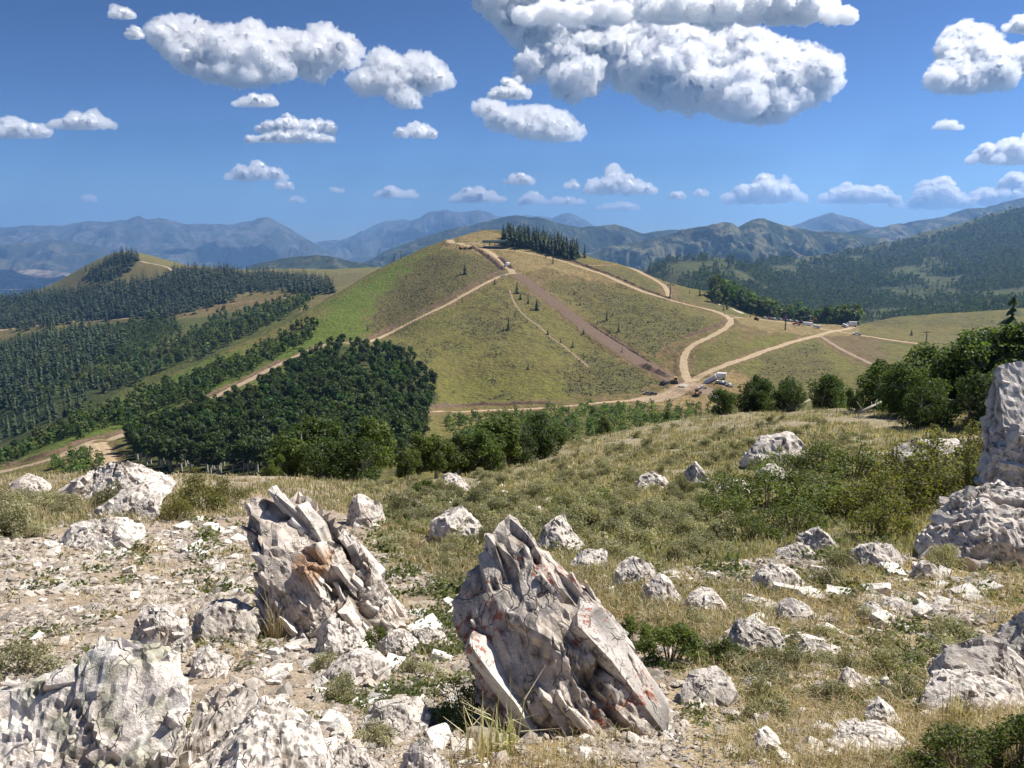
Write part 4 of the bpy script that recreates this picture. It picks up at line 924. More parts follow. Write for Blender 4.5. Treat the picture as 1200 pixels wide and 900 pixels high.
rk('flat slab half hidden by green leaves left of the central fin', [(376,800),(388,778),(412,766),(440,766),(460,778),(456,800),(415,806)], 552, depth=.9, lean=.8, cell=.4)
rk('broad flat stone in the gravel below the central gap', [(422,858),(430,836),(450,824),(480,824),(504,838),(500,858),(460,866)], 553, depth=.9, lean=.8, cell=.5, amp=0.060)
rk('grey blunt stone at the bottom edge left of the central fin', [(462,915),(470,882),(490,868),(512,874),(526,905),(500,930)], 554, depth=.9, cell=.5)
rk('bank of pale stones along the bottom edge beside the wedge slab', [(372,915),(380,888),(400,876),(428,884),(452,912),(420,935)], 555, depth=.9, lean=.8, cell=.3)
rk('split pale rock on the path between the two standing rocks', [(474,752),(484,738),(502,732),(520,742),(526,756),(500,762)], 556, depth=.9, cell=.35)
rk('rough pale ledge right of the peach faced standing rock foot', [(440,762),(452,742),(474,738),(490,752),(484,770),(456,774)], 557, depth=.9, cell=.28, amp=0.120)

# --- loose stones, each its own object
STN = []
for i in range(12):
    rg = np.random.default_rng(700+i); V, Fc = hull(i, 2); P = V*np.array([rg.uniform(.8, 1.2), rg.uniform(.6, 1), rg.uniform(.32, .62)])*.55
    P = P + np.stack([fbm3(P*4+k*9.7, 3) for k in range(3)], 1)*.035
    t = .3*rg.random(); nz = fbm3(P*3+i, 4)[:, None]; c = (WHITE*(1-t)+GREY*t)*(1+.25*nz)
    STN.append(np_mesh('stone', P, Fc, m_rock, np.concatenate([np.clip(c, .03, .85), np.zeros((len(c), 1))], 1), smooth=False))
def sample_fg(poly, n, seed, ymax=60):
    rg = np.random.default_rng(seed); poly = np.array(poly, float); lo, hi = poly.min(0), poly.max(0)
    q = rg.uniform(lo, hi, (n*5, 2)); q = q[inpoly(q[:, 0], q[:, 1], poly)][:n]; h = fg.hit(q[:, 0], q[:, 1]); return h[~np.isnan(h[:, 0]) & (h[:, 1] < ymax)]
ZONES = [([(0,640),(290,600),(300,700),(150,720),(60,760),(0,780)], 75, 6, 20, 'pale angular stone lying in the gravel at left', 'loose stones in the left gravel'),
         ([(60,600),(280,600),(290,690),(200,700)], 30, 8, 22, 'pale angular stone lying in the gravel at left', 'loose stones in the left gravel'),
         ([(290,760),(540,700),(540,800),(600,900),(400,900),(330,830)], 70, 9, 34, 'pale stone lying between the two standing rocks', 'loose stones between the standing rocks'),
         ([(620,870),(790,830),(800,870),(640,905)], 30, 7, 18, 'white rock chip at the foot of the central fin', 'chips at the foot of the central fin'),
         ([(700,690),(830,670),(1060,660),(1190,690),(1080,740),(960,790),(820,760)], 120, 7, 30, 'pale stone scattered over the dry right slope', 'loose stones on the right slope'),
         ([(880,800),(1100,790),(1050,895),(860,895)], 40, 8, 26, 'pale stone scattered over the dry right slope', 'loose stones on the right slope'),
         ([(430,600),(640,560),(780,600),(720,660),(560,650)], 26, 5, 14, 'pale stone half hidden in the sagebrush slope', 'stones in the sagebrush')]
for zi, (poly, n, s0, s1, lab, grp) in enumerate(ZONES):
    for j, p in enumerate(sample_fg(poly, n, 800+zi)):
        s = random.uniform(s0, s1)**1.0*p[1]/F*random.choice((.6, .8, 1, 1.2)); o = put('stone', STN[random.randrange(12)], loc=p+[0, 0, s*.06])
        o.scale = (s*random.uniform(.8, 1.3), s*random.uniform(.8, 1.2), s*random.uniform(.6, 1.1)); o.rotation_euler = (random.uniform(-.35, .35), random.uniform(-.35, .35), random.uniform(0, 6.28))
        tag(o, lab, 'stone', grp)
# --- gravel: uncountable chips
def chips(name, label, P, sizes, seed, tint):
    rg = np.random.default_rng(seed); V, Fc = ico(1); m = len(P)
    sh = V[None]*rg.uniform(.55, 1.25, (m, len(V), 1)); sc3 = np.stack([sizes*rg.uniform(.7, 1.5, m), sizes*rg.uniform(.6, 1.2, m), sizes*rg.uniform(.2, .6, m)], 1)*.5
    sh = sh*sc3[:, None]; an = rg.uniform(0, 6.28, m); tlt = rg.normal(size=m)*.35
    zz = sh[..., 2] + sh[..., 0]*np.sin(tlt)[:, None]
    W3 = np.stack([sh[..., 0]*np.cos(an)[:, None]-sh[..., 1]*np.sin(an)[:, None], sh[..., 0]*np.sin(an)[:, None]+sh[..., 1]*np.cos(an)[:, None], zz], 2) + P[:, None] + np.array([0, 0, 1])*(sizes*.08)[:, None, None]
    Fq = (Fc[None]+(np.arange(m)*len(V))[:, None, None]).reshape(-1, 3)
    t = rg.random((m, 1)); c = np.array(tint)*(.5+.8*rg.random((m, 1)))*(1-t*.35) + np.array((.40, .28, .19))*t*.35
    o = put(name, np_mesh(name, W3.reshape(-1, 3), Fq, m_rock, np.concatenate([np.clip(np.repeat(c, len(V), 0), .03, .8), np.zeros((m*len(V), 1))], 1), smooth=False)); tag(o, label, kind='stuff')
GR = []
for poly, n in (([(-20,610),(300,590),(560,640),(560,720),(640,900),(-20,900)], 26000), ([(-20,610),(290,600),(290,720),(-20,740)], 9000), ([(560,640),(820,660),(1220,660),(1220,900),(640,900)], 9000), ([(980,700),(1120,690),(1190,720),(1080,750)], 3500), ([(700,650),(1060,650),(1190,680),(1150,700),(960,780),(840,730)], 6000), ([(820,760),(1010,740),(1060,850),(900,880)], 2500), ([(620,850),(800,830),(800,890),(640,905)], 1500), ([(200,580),(640,560),(900,600),(640,660)], 1500)):
    GR.append(sample_fg(poly, n, 900+n))
GP = np.concatenate(GR); GP = GP[fbm2(GP[:, 0]*1.1+3, GP[:, 1]*.9, 4) > np.random.default_rng(14).normal(-.08, .18, len(GP))]; szs = np.random.default_rng(12).lognormal(0, .68, len(GP))*np.clip(GP[:, 1]*.0052, .012, .07)
chips('gravel', 'pale rock chips covering the foreground', GP, np.clip(szs, .008, .11), 13, (.60, .54, .465))
# ------------------------------------------------------------------ trees
m_bark = simple('aspen bark', (.46, .43, .36), .85, var=.35, vscale=3)
m_dark = simple('conifer bark', (.10, .075, .055), .9)
m_leaf = leaf_mat('broad leaves', .42); m_needle = leaf_mat('needles', .10, rough=.7)
def leaf_cloud(rg, centres, radii, n, size, cols, squash=.85, up=.35, shell=.55):
    """n leaf quads in clumps; returns V, F, colour"""
    k = rg.choice(len(centres), n, p=np.array(radii)**2/np.sum(np.array(radii)**2))
    d = rg.normal(size=(n, 3)); d /= np.linalg.norm(d, axis=1)[:, None]
    r = (shell + (1-shell)*rg.random(n))**.7
    c = np.array(centres)[k] + d*(np.array(radii)[k]*r)[:, None]*np.array([1, 1, squash])
    nn = rg.normal(size=(n, 3)) + d*.9 + np.array([0, 0, up]); nn /= np.linalg.norm(nn, axis=1)[:, None]
    t = np.cross(nn, rg.normal(size=(n, 3))); t /= np.linalg.norm(t, axis=1)[:, None]; b = np.cross(nn, t)
    s = size*rg.uniform(.6, 1.3, n)[:, None]
    V = np.stack([c-t*s*.5, c+b*s*.36+nn*s*.08, c+t*s*.55, c-b*s*.36+nn*s*.08], 1).reshape(-1, 3)
    Fq = np.arange(4*n).reshape(n, 4)
    cl = np.array(cols); cc = cl[rg.choice(len(cl), n)]*rg.uniform(.75, 1.25, (n, 1))
    kk = rg.uniform(.8, 1.2, len(centres))[k][:, None]
    return V, Fq, np.repeat(cc*kk, 4, 0)
def tubes(segs, n=6):
    Vs, Fs, o = [], [], 0
    an = np.linspace(0, 2*math.pi, n, endpoint=False)
    for p, q, r0, r1 in segs:
        p, q = np.array(p, float), np.array(q, float); d = q-p; d = d/(np.linalg.norm(d)+1e-9)
        u = np.cross(d, [0, 1, .13]); u /= np.linalg.norm(u); v = np.cross(d, u)
        ring = np.cos(an)[:, None]*u + np.sin(an)[:, None]*v
        Vs += [p+ring*r0, q+ring*r1]; i = np.arange(n); j = (i+1) % n
        Fs.append(np.stack([o+i, o+j, o+n+j, o+n+i], 1)); o += 2*n
    return np.concatenate(Vs), np.concatenate(Fs)
GREENS = [(.062,.100,.026), (.080,.122,.030), (.105,.145,.036), (.048,.078,.022)]
DARKG = [(.040,.064,.026), (.052,.080,.030), (.066,.094,.036)]
PALEG = [(.115,.150,.062), (.145,.170,.090), (.090,.130,.048)]
def aspen_mesh(seed, h, wd, nleaf, lsize, cols, bare=.32, stems=1, squash=1.0, nseg=6, clumps=22):
    rg = np.random.default_rng(seed); segs = []; cen = []; rad = []
    for s_ in range(stems):
        ox, oy = (0, 0) if stems == 1 else rg.normal(size=2)*wd*.22
        lean = rg.normal(size=2)*.05*h
        hh = h*rg.uniform(.8, 1) if s_ else h*.97
        r0 = h*.016 + .02
        pts = [np.array([ox+lean[0]*t**1.5, oy+lean[1]*t**1.5, hh*t]) for t in np.linspace(0, .95, 5)]
        for i in range(4): segs.append((pts[i], pts[i+1], r0*(1-i*.22), r0*(1-(i+1)*.22)))
        for i in range(nseg):
            t = rg.uniform(bare*.8, .85); b = pts[0]*(1-t)+pts[-1]*t; an = rg.uniform(0, 6.28); L = wd*.42*rg.uniform(.5, 1)*(1.2-t)
            segs.append((b, b+np.array([math.cos(an)*L, math.sin(an)*L, L*.7]), r0*.35, r0*.12))
        for i in range(clumps//stems):
            t = rg.uniform(bare, 1); prof = math.sin(math.pi*min(1, (t-bare)/(1-bare)*.82+.16))**.8
            an = rg.uniform(0, 6.28); rr = wd*.5*prof*rg.uniform(.15, .85)
            c = pts[0]*(1-t)+pts[-1]*t; cen.append(c+np.array([math.cos(an)*rr, math.sin(an)*rr, 0])); rad.append(wd*rg.uniform(.13, .25)*(.6+.5*prof))
    V, Fq, cc = leaf_cloud(rg, cen, rad, nleaf, lsize, cols, squash)
    TV, TF = tubes(segs)
    return np_mesh('crown', V, Fq, m_leaf, cc, smooth=False), np_mesh('trunk', TV, TF, m_bark)
def conifer_arrays(seed, tiers=9, arms=8, wd=.30, cols=DARKG):
    """unit-height spruce: drooping branch fans in tiers"""
    rg = np.random.default_rng(seed); V, Fc, cc = [], [], []; o = 0
    for i in range(tiers):
        t = (i+.15)/tiers; z = .06+.92*t; r = wd*.5*(1-t)**.85+.012
        n = max(4, int(arms*(1-.45*t)))
        for k in range(n):
            an = rg.uniform(0, 6.28); L = r*rg.uniform(.7, 1.2); dz = -.035-.05*(1-t)
            d = np.array([math.cos(an), math.sin(an), 0]); s_ = np.array([-d[1], d[0], 0]); w_ = L*rg.uniform(.34, .55)
            p0 = np.array([0, 0, z+.05]); p1 = d*L*.6+s_*w_+[0, 0, z+dz*.3]; p2 = d*L+[0, 0, z+dz]; p3 = d*L*.6-s_*w_+[0, 0, z+dz*.3]
            V += [p0, p1, p2, p3]; Fc.append([o, o+1, o+2, o+3]); o += 4
            c = np.array(cols[rg.integers(len(cols))])*rg.uniform(.75, 1.25); cc += [c*.9, c, c*1.2, c]
    return np.array(V), np.array(Fc), np.array(cc)
def conifer_mesh(seed, **k):
    V, Fc, cc = conifer_arrays(seed, **k)
    TV, TF = tubes([((0,0,-.06), (0,0,.5), .018, .011), ((0,0,.5), (0,0,.98), .011, .003)], 5)
    return np_mesh('crown', V, Fc, m_needle, cc, smooth=False), np_mesh('trunk', TV, TF, m_dark)
def tree_root(name, label, cat, meshes, loc, scale, rz, group, parts=True):
    t = thing(name, label, cat, loc, rz, group, scale)
    put('crown', meshes[0], t); put('trunk', meshes[1], t)
    return t
def scatter_poly(poly, n, sheet, seed, ymin, ymax, mind=None, jit=0):
    rg = np.random.default_rng(seed); poly = np.array(poly, float)
    lo, hi = poly.min(0), poly.max(0); q = rg.uniform(lo, hi, (n*6, 2)); jq = q+rg.normal(size=q.shape)*jit; q = q[inpoly(jq[:, 0], jq[:, 1], poly)][:n*2]
    h = sheet.hit(q[:, 0], q[:, 1], ymin); ok = ~np.isnan(h[:, 0]) & (h[:, 1] < ymax); h = h[ok]
    if mind:                                             # thin out to a spacing in metres
        cell = {}; keep = []
        for i, p in enumerate(h):
            k = (int(p[0]//mind), int(p[1]//mind))
            if k in cell: continue
            cell[k] = 1; keep.append(i)
        h = h[keep]
    return h[:n]
def merged(name, kind_arrays, P, hs, seed, mat, trunks=False):
    """many distant trees as one mesh"""
    rg = np.random.default_rng(seed); Vs, Fs, Cs = [], [], []; o = 0
    ch = rg.integers(len(kind_arrays), size=len(P))
    for k, (V, Fc, cc) in enumerate(kind_arrays):
        ii = np.where(ch == k)[0]; m = len(ii)
        if not m: continue
        an = rg.uniform(0, 6.28, m); ca, sa = np.cos(an), np.sin(an); H = hs[ii]; ww = H*rg.uniform(.85, 1.2, m)
        X_ = V[None, :, 0]*ca[:, None]-V[None, :, 1]*sa[:, None]; Y_ = V[None, :, 0]*sa[:, None]+V[None, :, 1]*ca[:, None]
        W3 = np.stack([X_*ww[:, None]+P[ii, 0:1], Y_*ww[:, None]+P[ii, 1:2], V[None, :, 2]*H[:, None]+P[ii, 2:3]-.3], 2)
        Vs.append(W3.reshape(-1, 3)); Fs.append((Fc[None]+(np.arange(m)*len(V))[:, None, None]+o).reshape(-1, Fc.shape[1])); o += m*len(V)
        Cs.append((cc[None]*rg.uniform(.6, 1.45, (m, 1, 1))*(1+rg.normal(size=(m, 1, 3))*np.array((.12, .04, .10)))).clip(.01, .5).reshape(-1, 3))
    return np_mesh(name, np.concatenate(Vs), np.concatenate(Fs), mat, np.concatenate(Cs), smooth=False)
def tuft_arrays(seed, n=60, cols=PALEG, wd=.55, bare=.2):
    """unit-height broadleaf tree of leaf clumps for the distance"""
    rg = np.random.default_rng(seed); cen, rad = [], []
    for i in range(9):
        t = rg.uniform(bare, .95); an = rg.uniform(0, 6.28); prof = math.sin(math.pi*min(1, (t-bare)/(1-bare)*.8+.18)); rr = wd*.5*prof*rg.uniform(.1, .8)
        cen.append((math.cos(an)*rr, math.sin(an)*rr, t)); rad.append(wd*.26)
    return leaf_cloud(rg, cen, rad, n, .20, cols, 1.0)

# --- conifers of their own: the grove on the summit, single trees on the hill face, the nearest of the left woods
CON = [conifer_mesh(100+i, tiers=11, arms=9, wd=w_) for i, w_ in enumerate((.27, .32, .24, .36))]
con_src = [None]*len(CON)
def conifer(loc, h, label, group=None, i=0, fat=1.0):
    rz = random.uniform(0, 6.28); sc = (h*fat, h*fat, h)
    if con_src[i] is None:
        con_src[i] = tree_root('conifer_tree', label, 'conifer', CON[i], loc, sc, rz, group)
        return con_src[i]
    r = dup(con_src[i], loc, rz, sc, label)
    if group: r['group'] = group
    elif 'group' in r: del r['group']
    return r
g1 = scatter_poly([(586,287),(600,289),(620,292),(650,300),(672,305),(678,304),(676,297),(650,289),(620,281),(592,277)], 130, md, 21, 500, 1100, 4.6)
for i, p in enumerate(g1):
    conifer(p-[0, 0, .4], random.uniform(14, 21.5), 'dark spruce in the dense grove on the hill summit', 'spruces of the summit grove', i % 4, 1.3)
conifer(md.hit(685, 302, 400)[0], 16, 'lone dark spruce just right of the summit grove', None, 3)
FACE = [(606,344,13),(545,321,13),(535,325,6),(610,351,8),(619,356,9),(629,363,13),(596,386,14),(590,388,6),(604,369,4),(563,374,4),(542,355,4),(642,392,7),(657,402,6),(671,407,8),(684,417,5),(619,433,8),(625,429,4),(601,431,3),(645,342,5),(673,345,5),(680,358,6),(697,348,4),(711,376,12),(718,370,4),(725,389,11),(739,379,5),(729,413,6),(684,391,6),(688,424,4),(580,333,7),(647,323,4),(786,381,4),(431,387,7),(700,380,5),(765,362,4),(572,388,3),(640,302,5)]
for i, (x, y, hpx) in enumerate(FACE):
    p = md.hit(x, y, 300)[0]
    conifer(p-[0, 0, .2], hpx*p[1]/F*1.15, 'small dark conifer standing alone on the grassy hill face', 'single conifers on the hill face', i % 4, 1.35)
SHO = [(810,329,6),(798,331,8),(820,347,11),(826,347,5),(835,352,8),(846,357,6),(852,363,11),(848,364,5),(808,344,4),(784,326,4),(849,369,4),(805,304,5),(777,329,7),(780,329,6),(788,322,5)]
for i, (x, y, hpx) in enumerate(SHO):
    p = md.hit(x, y, 300)[0]
    conifer(p-[0, 0, .2], hpx*p[1]/F*1.15, 'small dark conifer on the right shoulder of the hill', 'conifers on the right shoulder', i % 4, 1.3)
p = md.hit(1068, 393, 300)[0]; conifer(p, 8*p[1]/F, 'lone round conifer in the far right meadow', None, 3, 1.5)
p = md.hit(101, 318, 1200)[0]; conifer(p, 9*p[1]/F, 'lone conifer on the skyline left of the wooded knob', None, 0, 1.3)
p = md.hit(52*0+221, 316, 1200)[0]; conifer(p, 9*p[1]/F, 'lone conifer on the plateau behind the wooded knob', None, 1, 1.2)
F2a = scatter_poly([(0,478),(0,405),(30,392),(75,386),(108,383),(132,398),(146,412),(112,430),(60,455)], 100, md, 22, 600, 1400, 9)
F3a = scatter_poly([(-30,500),(0,478),(40,468),(80,458),(104,447),(128,456),(96,488),(40,513),(-30,535)], 60, md, 23, 500, 1000, 8)
for i, p in enumerate(F2a): conifer(p-[0, 0, .5], random.uniform(15, 28), 'dark spruce in the left wood below the pale dirt road', 'spruces of the left wood', i % 3, 1.1)
for i, p in enumerate(F3a): conifer(p-[0, 0, .5], random.uniform(12, 22), 'dark spruce in the gully at the left frame edge', 'spruces of the left gully', i % 3, 1.25)
# --- the rest of the far woods as masses
cona = [conifer_arrays(200+i, tiers=7, arms=7, wd=.54, cols=[(.044,.066,.029), (.058,.082,.036), (.038,.056,.027)]) for i in range(3)]
def forest(name, label, specs, arrs, hr, seed, mat):
    P = np.concatenate([scatter_poly(pl, n, md, seed+i, y0, y1, sp, 3.0) for i, (pl, n, y0, y1, sp) in enumerate(specs)])
    rq = np.random.default_rng(seed); P = P[fbm2(P[:, 0]/38+seed, P[:, 1]/38, 3) > rq.uniform(-.95, .15, len(P))]; hs = hr[0]+(hr[1]-hr[0])*rq.uniform(0, 1, len(P))**1.3*1.15
    tag(put(name, merged(name, arrs, P, hs, seed, mat)), label, kind='stuff')
forest('conifer_forest', 'dark spruce forest covering the round knob at left', [
    ([(150,297),(163,303),(152,312),(132,325),(114,334),(104,327),(125,308)], 260, 1000, 2300, 7),
    ([(-40,350),(0,348),(40,348),(70,346),(100,341),(135,339),(150,336),(180,331),(210,319),(240,316),(275,319),(288,336),(268,351),(200,369),(130,374),(95,374),(50,379),(-40,390)], 3400, 1000, 2300, 6.5),
    ([(283,327),(310,322),(345,326),(375,332),(392,341),(370,346),(330,337),(290,342)], 700, 1200, 2300, 7),
    ([(110,345),(135,325),(150,330),(130,345)], 30, 1000, 2300, 12), ([(100,384),(150,400),(140,412),(60,455),(0,480),(0,410)], 420, 700, 1400, 6.5)], cona, (14, 25), 31, m_needle)
tufa = [tuft_arrays(300+i, 70, PALEG) for i in range(3)]; tufb = [tuft_arrays(310+i, 70, [(.10,.145,.040), (.085,.125,.036), (.125,.165,.048), (.070,.105,.034)]) for i in range(3)]
forest('aspen_wood', 'grey green aspen thickets on the left spurs', [
    ([(100,448),(150,427),(200,407),(250,378),(300,366),(355,348),(364,353),(300,387),(250,411),(205,425),(160,447),(130,460)], 900, 500, 1300, 5),
    ([(0,480),(0,402),(30,392),(75,386),(108,383),(132,398),(146,412),(112,430),(60,455)], 160, 600, 1400, 9),
    ([(0,470),(60,455),(110,432),(150,417),(200,400),(120,445),(40,470)], 160, 500, 1300, 7),
    ([(285,380),(300,368),(362,346),(372,350),(310,384)], 160, 500, 1300, 6)], tufa, (7, 13), 41, m_leaf)
forest('aspen_wood', 'green scrub and aspens on the near face of the left ridge', [
    ([(0,542),(100,492),(200,452),(270,427),(330,396),(371,378),(374,386),(352,405),(302,428),(240,463),(170,488),(110,506),(60,522),(0,545)], 1900, 300, 900, 4),
    ([(110,385),(200,373),(212,384),(152,418),(122,427)], 420, 600, 1300, 6)], tufb, (4.5, 9), 45, m_leaf)
tufd = [tuft_arrays(320+i, 44, [DARKG[2], PALEG[2], GREENS[1]]) for i in range(3)]
rgv = np.random.default_rng(60); vpx = rgv.uniform(832, 1006, 900); vy = rgv.uniform(735, 960, 900); va, _ = ae(vpx, 370); vx_ = va*vy; vz = md.z(vx_, vy)
_, vpy = pix(va, vz/vy); okv = vpy < 345+(vpx-832)*.24+34; VP = np.stack([vx_, vy, vz], 1)[okv]
tag(put('hillside_forest', merged('hillside_forest', tufb+[cona[0]], VP, rgv.uniform(12, 21, len(VP)), 51, m_leaf)), 'dark aspen forest just behind the parking area', kind='stuff')
rgv = np.random.default_rng(61); q = rgv.uniform([760, 248], [1260, 378], (26000, 2)); hv = md.hit(q[:, 0], q[:, 1], 1050); okv = ~np.isnan(hv[:, 0]) & (hv[:, 1] > 1050); hv = hv[okv]
ia, js, _, _ = md._idx(hv[:, 0]/hv[:, 1], np.log(hv[:, 1])); okv = gl[js, ia] < rgv.uniform(.25, .8, len(hv)); hv = hv[okv][:14000]
sz = rgv.uniform(9, 20, len(hv))*np.clip(hv[:, 1]/2200, .8, 1.6)
tag(put('valley_forest', merged('valley_forest', tufd+tufd[:1]+[cona[1]], hv, sz, 62, m_leaf)), 'distant forest on the slopes of the mountain at right', kind='stuff')

# --- the dark aspen grove in the hollow at centre left
ASP = [aspen_mesh(400+i, 1.0, .42, 420, .085, DARKG+GREENS[:2], .42, 1, 1.0, 4, 16) for i in range(5)]
GROVE = [(150,512),(200,495),(255,482),(315,452),(355,424),(398,404),(425,408),(460,414),(488,426),(508,446),(514,468),(503,492),(498,520),(430,562),(380,567),(300,557),(240,557),(180,550),(150,532)]
gp = scatter_poly(GROVE, 900, md, 71, 150, 640, 3.6)
gp = gp[np.argsort(gp[:, 1])]
src = None
for i, p in enumerate(gp[:290]):
    h = random.uniform(8.5, 13); sc = (h*1.1, h*1.1, h); k = i % 5
    if i < 5:
        t = tree_root('aspen_tree', 'dark green aspen in the dense grove in the hollow', 'aspen', ASP[k], p-[0, 0, .3], sc, random.uniform(0, 6.28), 'aspens of the dark grove')
        if src is None: src = []
        src.append(t)
    else: dup(src[k], p-[0, 0, .3], random.uniform(0, 6.28), sc)
grest = gp[290:]
def asp_arr(m):
    V = np.empty(len(m.vertices)*3); m.vertices.foreach_get('co', V); Fi = np.empty(len(m.loops), int); m.loops.foreach_get('vertex_index', Fi)
    c = np.empty(len(m.vertices)*4); m.color_attributes['col'].data.foreach_get('color', c)
    return V.reshape(-1, 3), Fi.reshape(-1, 4), c.reshape(-1, 4)[:, :3]
if len(grest):
    tag(put('aspen_grove', merged('aspen_grove', [asp_arr(a[0]) for a in ASP], grest, np.random.default_rng(5).uniform(9, 13, len(grest)), 72, m_leaf)), 'farther part of the dark aspen grove in the hollow', kind='stuff')
FACEP = [(430,405),(440,360),(500,300),(560,296),(600,326),(640,330),(700,325),(780,352),(850,372),(800,400),(800,430),(770,465),(640,474),(510,478)]
hp = scatter_poly(FACEP, 16000, md, 91, 350, 1000); hp = np.concatenate([hp, scatter_poly([(830,440),(880,400),(980,392),(1090,405),(1150,370),(1200,370),(1200,430),(1000,440)], 2200, md, 92, 350, 1000)])
ia, js, _, _ = md._idx(hp[:, 0]/hp[:, 1], np.log(hp[:, 1])); hp = hp[(S2[js, ia] < .35) & (sagef[js, ia] > np.random.default_rng(4).uniform(.05, .9, len(hp)))]
dots = [leaf_cloud(np.random.default_rng(330+i), [(0, 0, .5), (.3, .2, .4)], [.5, .4], 16, .62, [(.085,.09,.045), (.11,.11,.055), (.07,.078,.04)]) for i in range(3)]
tag(put('brush', merged('brush', dots, hp, np.random.default_rng(6).uniform(.35, 1.0, len(hp)), 93, m_leaf)), 'low brush dotted over the hill face', kind='stuff')
tufs = [tuft_arrays(340+i, 80, [(.10,.145,.040), (.085,.125,.036), (.125,.165,.048)], 1.0, .05) for i in range(3)]
forest('scrub', 'green scrub on the slope beyond the foreground crest', [
    ([(520,492),(640,482),(800,476),(840,480),(835,500),(790,512),(640,522),(530,520)], 480, 90, 440, 2.8), ([(62,548),(80,538),(105,527),(118,535),(122,556),(70,562)], 60, 150, 420, 4)], tufs, (2.8, 5.5), 81, m_leaf)
print('TREES', len(g1), len(F2a), len(F3a), len(gp), len(hv))
# ------------------------------------------------------------------ foreground plants
m_sage = leaf_mat('sagebrush leaves', .3, rough=.8); m_grass = leaf_mat('grass blades', .25, rough=.7); m_twig = simple('twigs', (.20, .16, .12), .9)
SAGE = [(.30,.285,.185), (.35,.33,.22), (.26,.26,.15), (.40,.36,.25)]
BRIGHT = [(.115,.150,.030), (.145,.175,.038), (.085,.115,.026), (.17,.17,.045)]
def shrub_mesh(seed, n, lsize, cols, mat, flat=.55, clumps=18, twigs=14):
    rg = np.random.default_rng(seed); cen, rad, segs = [], [], []
    for i in range(clumps):
        an = rg.uniform(0, 6.28); q = math.sqrt(rg.random())*.42; z = flat*(1-(q/.5)**2)*rg.uniform(.45, .95); cen.append((math.cos(an)*q, math.sin(an)*q, z)); rad.append(rg.uniform(.10, .17))
    for i in range(twigs):
        c = cen[i % clumps]; segs.append(((c[0]*.15, c[1]*.15, -.05), (c[0]*1.05, c[1]*1.05, c[2]+.04), .012, .004))
    V, Fq, cc = leaf_cloud(rg, cen, rad, n, lsize, cols, .9, .5, .3); TV, TF = tubes(segs, 4)
    return np_mesh('foliage', V, Fq, mat, cc, smooth=False), np_mesh('stem', TV, TF, m_twig)
def shrub_root(name, label, cat, M, loc, sc, rz, group):
    t = thing(name, label, cat, loc, rz, group, sc); put('foliage', M[0], t); put('stem', M[1], t); return t
SG = [shrub_mesh(600+i, 3000, .034, SAGE, m_sage, .5) for i in range(5)]
SLOPEV = [(400,590),(425,572),(640,527),(760,503),(860,492),(1000,492),(1050,510),(830,560),(830,640),(700,640),(640,640),(560,640),(480,615)]
pts = np.concatenate([sample_fg(SLOPEV, 225, 951), sample_fg([(640,600),(840,590),(860,650),(720,680)], 40, 952), sample_fg([(0,588),(90,575),(200,600),(100,612),(0,640)], 16, 953), sample_fg([(480,610),(580,640),(560,690),(470,650)], 12, 954), sample_fg([(780,690),(1060,660),(1200,680),(1180,740),(1000,880),(860,880),(800,780)], 26, 955), sample_fg([(360,780),(540,760),(520,870),(400,870)], 7, 956)])
src = {}
for i, p in enumerate(pts):
    s = random.uniform(.4, 1.0)*float(np.clip(p[1]/11, .28, 1)); sc = (s, s, s*random.uniform(.75, 1.15)); k = i % 5; rz = random.uniform(0, 6.28); loc = p-[0, 0, .03]
    if k not in src: src[k] = shrub_root('sagebrush_shrub', 'grey green sagebrush clump on the foreground slope', 'shrub', SG[k], loc, sc, rz, 'sagebrush clumps of the slope')
    else: dup(src[k], loc, rz, sc)
# thickets and single shrubs
BR = [shrub_mesh(650+i, 3200, .045, BRIGHT+GREENS[:2], m_leaf, .75, 26, 26) for i in range(3)]
GB = [shrub_mesh(660+i, 2500, .036, GREENS[1:3]+BRIGHT+[(.15,.17,.06)], m_leaf, .85, 30, 26) for i in range(3)]
YB = [shrub_mesh(670+i, 3000, .034, [(.17,.165,.05), (.20,.18,.06), (.13,.14,.045)], m_leaf, .8, 26, 30) for i in range(2)]
def bush(px, py, wpx, M, label, group=None, hk=1.0):
    p = fg.hit(px, py)[0]; s = wpx*p[1]/F; return shrub_root('leafy_shrub', label, 'shrub', M, p-[0, 0, .04*s], (s, s, s*hk), random.uniform(0, 6.28), group)
g_th = 'bushes of the green thicket'
for i, (x, y, w_) in enumerate([(850,615,95),(900,600,110),(950,590,110),(880,635,80),(930,625,90),(975,605,100),(1000,560,90),(960,555,85),(915,560,80),(1010,600,70),(845,585,70)]):
    bush(x, y, w_, GB[i % 3], 'leafy green bush in the thicket on the right slope', g_th, .68)
for i, (x, y, w_) in enumerate([(1020,610,85),(1060,600,95),(1100,575,90),(1150,570,95),(1190,560,90),(1035,630,70),(1130,540,60),(1095,600,70),(1125,585,60),(1165,578,70),(1050,575,70),(1190,580,60),(1085,545,60)]):
    bush(x, y, w_*1.2, YB[i % 2], 'yellow green bush among the rocks at the right edge', 'yellow green bushes at right', .95)
bush(785, 775, 95, BR[0], 'bright green shrub right of the central fin', None, .8); bush(745, 755, 55, BR[1], 'small bright shrub touching the right side of the central fin')
bush(705, 600, 55, GB[1], 'low fresh green shrub on the slope behind the central fin', None, .7)
bush(1130, 905, 130, GB[0], 'dark green leafy bush at the bottom right corner', None, .75); bush(1195, 900, 120, BR[2], 'fresh green bush on the bottom right frame edge', None, .85); bush(1080, 915, 80, GB[2], 'low leafy plant at the bottom edge left of the corner bush', None, .7)
